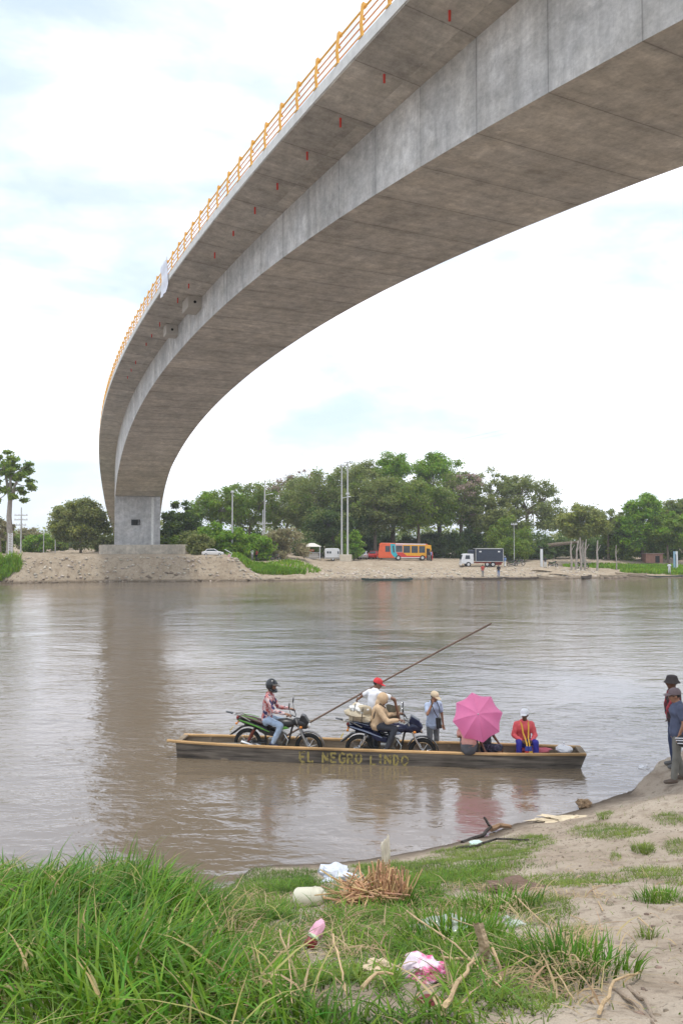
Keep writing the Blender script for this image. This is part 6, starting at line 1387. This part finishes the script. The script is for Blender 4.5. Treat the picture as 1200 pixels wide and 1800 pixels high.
stick('long pale stalk running right out of the grass', [(905, 1602, .12), (950, 1632, .05), (998, 1658)], .009); stick('thin stalk end on sand right of the dark green clump', [(1003, 1615), (1032, 1626)], .007)
stick('long stalk crossing the low grass below the film', [(715, 1648, .16), (800, 1695, .10), (892, 1760, .03)], .010); stick('stalk parallel below the long crossing one', [(755, 1628, .10), (840, 1668, .12), (865, 1690, .08)], .007)
stick('thick split stalk at the bottom centre', [(780, 1800, .06), (815, 1758, .09), (832, 1722, .10)], .016); stick('curled dry leaf stalk right of the husk', [(866, 1706, .10), (882, 1730, .05), (872, 1752, .04), (850, 1748, .02)], .013)
stick('stalk lying level left of the husk', [(776, 1706, .06), (820, 1712, .07), (862, 1708, .05)], .012); stick('dark stalk slanting down through the right grass border', [(945, 1685, .06), (975, 1725, .05), (1008, 1765, .02)], .009)
stick('thin stalk at the bottom left of the wrapper', [(585, 1738, .20), (600, 1775, .14), (607, 1800, .10)], .008); stick('thin pale stalk standing in the tall grass', [(490, 1712, .22), (508, 1745, .14), (514, 1795, .05)], .007)
stick('brown curled stalk below the cream paper scrap', [(636, 1765, .06), (662, 1752, .09), (690, 1745, .07)], .013); stick('twig pointing at the lower right grass border', [(1003, 1680, .05), (1014, 1662, .07), (1022, 1652, .08)], .007)
stick('short pair of broken straws by the right grass border', [(982, 1690, .05), (1010, 1700, .05), (1030, 1712, .03)], .009); stick('short dry stalk left of the cream jug', [(395, 1620, .16), (415, 1600, .22), (428, 1578, .26)], .008)
stick('curved stripped branch at the bottom right', [(1052, 1795, .03), (1080, 1750, .06), (1128, 1718, .03)], .013, name='branch', cat='branch'); stick('grey root running to the bottom right, left one of two', [(1072, 1738, .0), (1110, 1770, .02), (1146, 1800, .0)], .020, m_root, 'root', 'root', group='roots at the bottom right'); stick('grey root running to the bottom right, right one of two', [(1104, 1738, .0), (1132, 1768, .02), (1152, 1798, .0)], .017, m_root, 'root', 'root', group='roots at the bottom right')
stick('black driftwood snag at the water edge', [(812, 1482, .0), (848, 1472, .04), (862, 1466, .12), (850, 1462, .26)], .065, m_dark, 'driftwood', 'driftwood', group='driftwood on the beach'); stick('brown driftwood log right of the black snag', [(862, 1464, .06), (878, 1459, .08), (898, 1457, .04)], .09, m_log, 'driftwood', 'driftwood', group='driftwood on the beach')
stick('thin black branch lying along the sand', [(800, 1492, .0), (838, 1490, .03), (872, 1480, .05), (928, 1480, .03)], .04, m_dark, 'driftwood', 'driftwood', group='driftwood on the beach')
o = lumpy('dry_leaf', nl(985, 1440, .02), (.40, .16, .035), M('dry_leaf_tan', (.60, .50, .35), .8, var=.2, vs=7), 31, amp=.45, fr=4); tag(o, 'flat heap of dried pale leaves on the sand', 'dry leaves')
o = lumpy('paper_scrap', (m1[0] - .35, m1[1] + .9, m1[2] + .05), (.10, .06, .05), m_white, 33, amp=.2); tag(o, 'white scrap on the muddy bank left of the two men', 'paper scrap')

# ------------------------------------------------------------------ air
hm = bpy.data.materials.new('haze'); hm.use_nodes = True; nt = hm.node_tree; nt.nodes.remove(nt.nodes['Principled BSDF'])
pv = nt.nodes.new('ShaderNodeVolumePrincipled'); pv.inputs['Color'].default_value = (.86, .93, 1, 1); pv.inputs['Density'].default_value = .00038; pv.inputs['Anisotropy'].default_value = .2
nt.links.new(pv.outputs[0], nt.nodes['Material Output'].inputs['Volume'])
hz_ = MB().box((0, 4300, 32), (10400, 9500, 84)).build('haze', hm, smooth=False); hz_['kind'] = 'stuff'; hz_['label'] = 'thin pale haze over the river and both banks'
scn.cycles.volume_bounces = 1
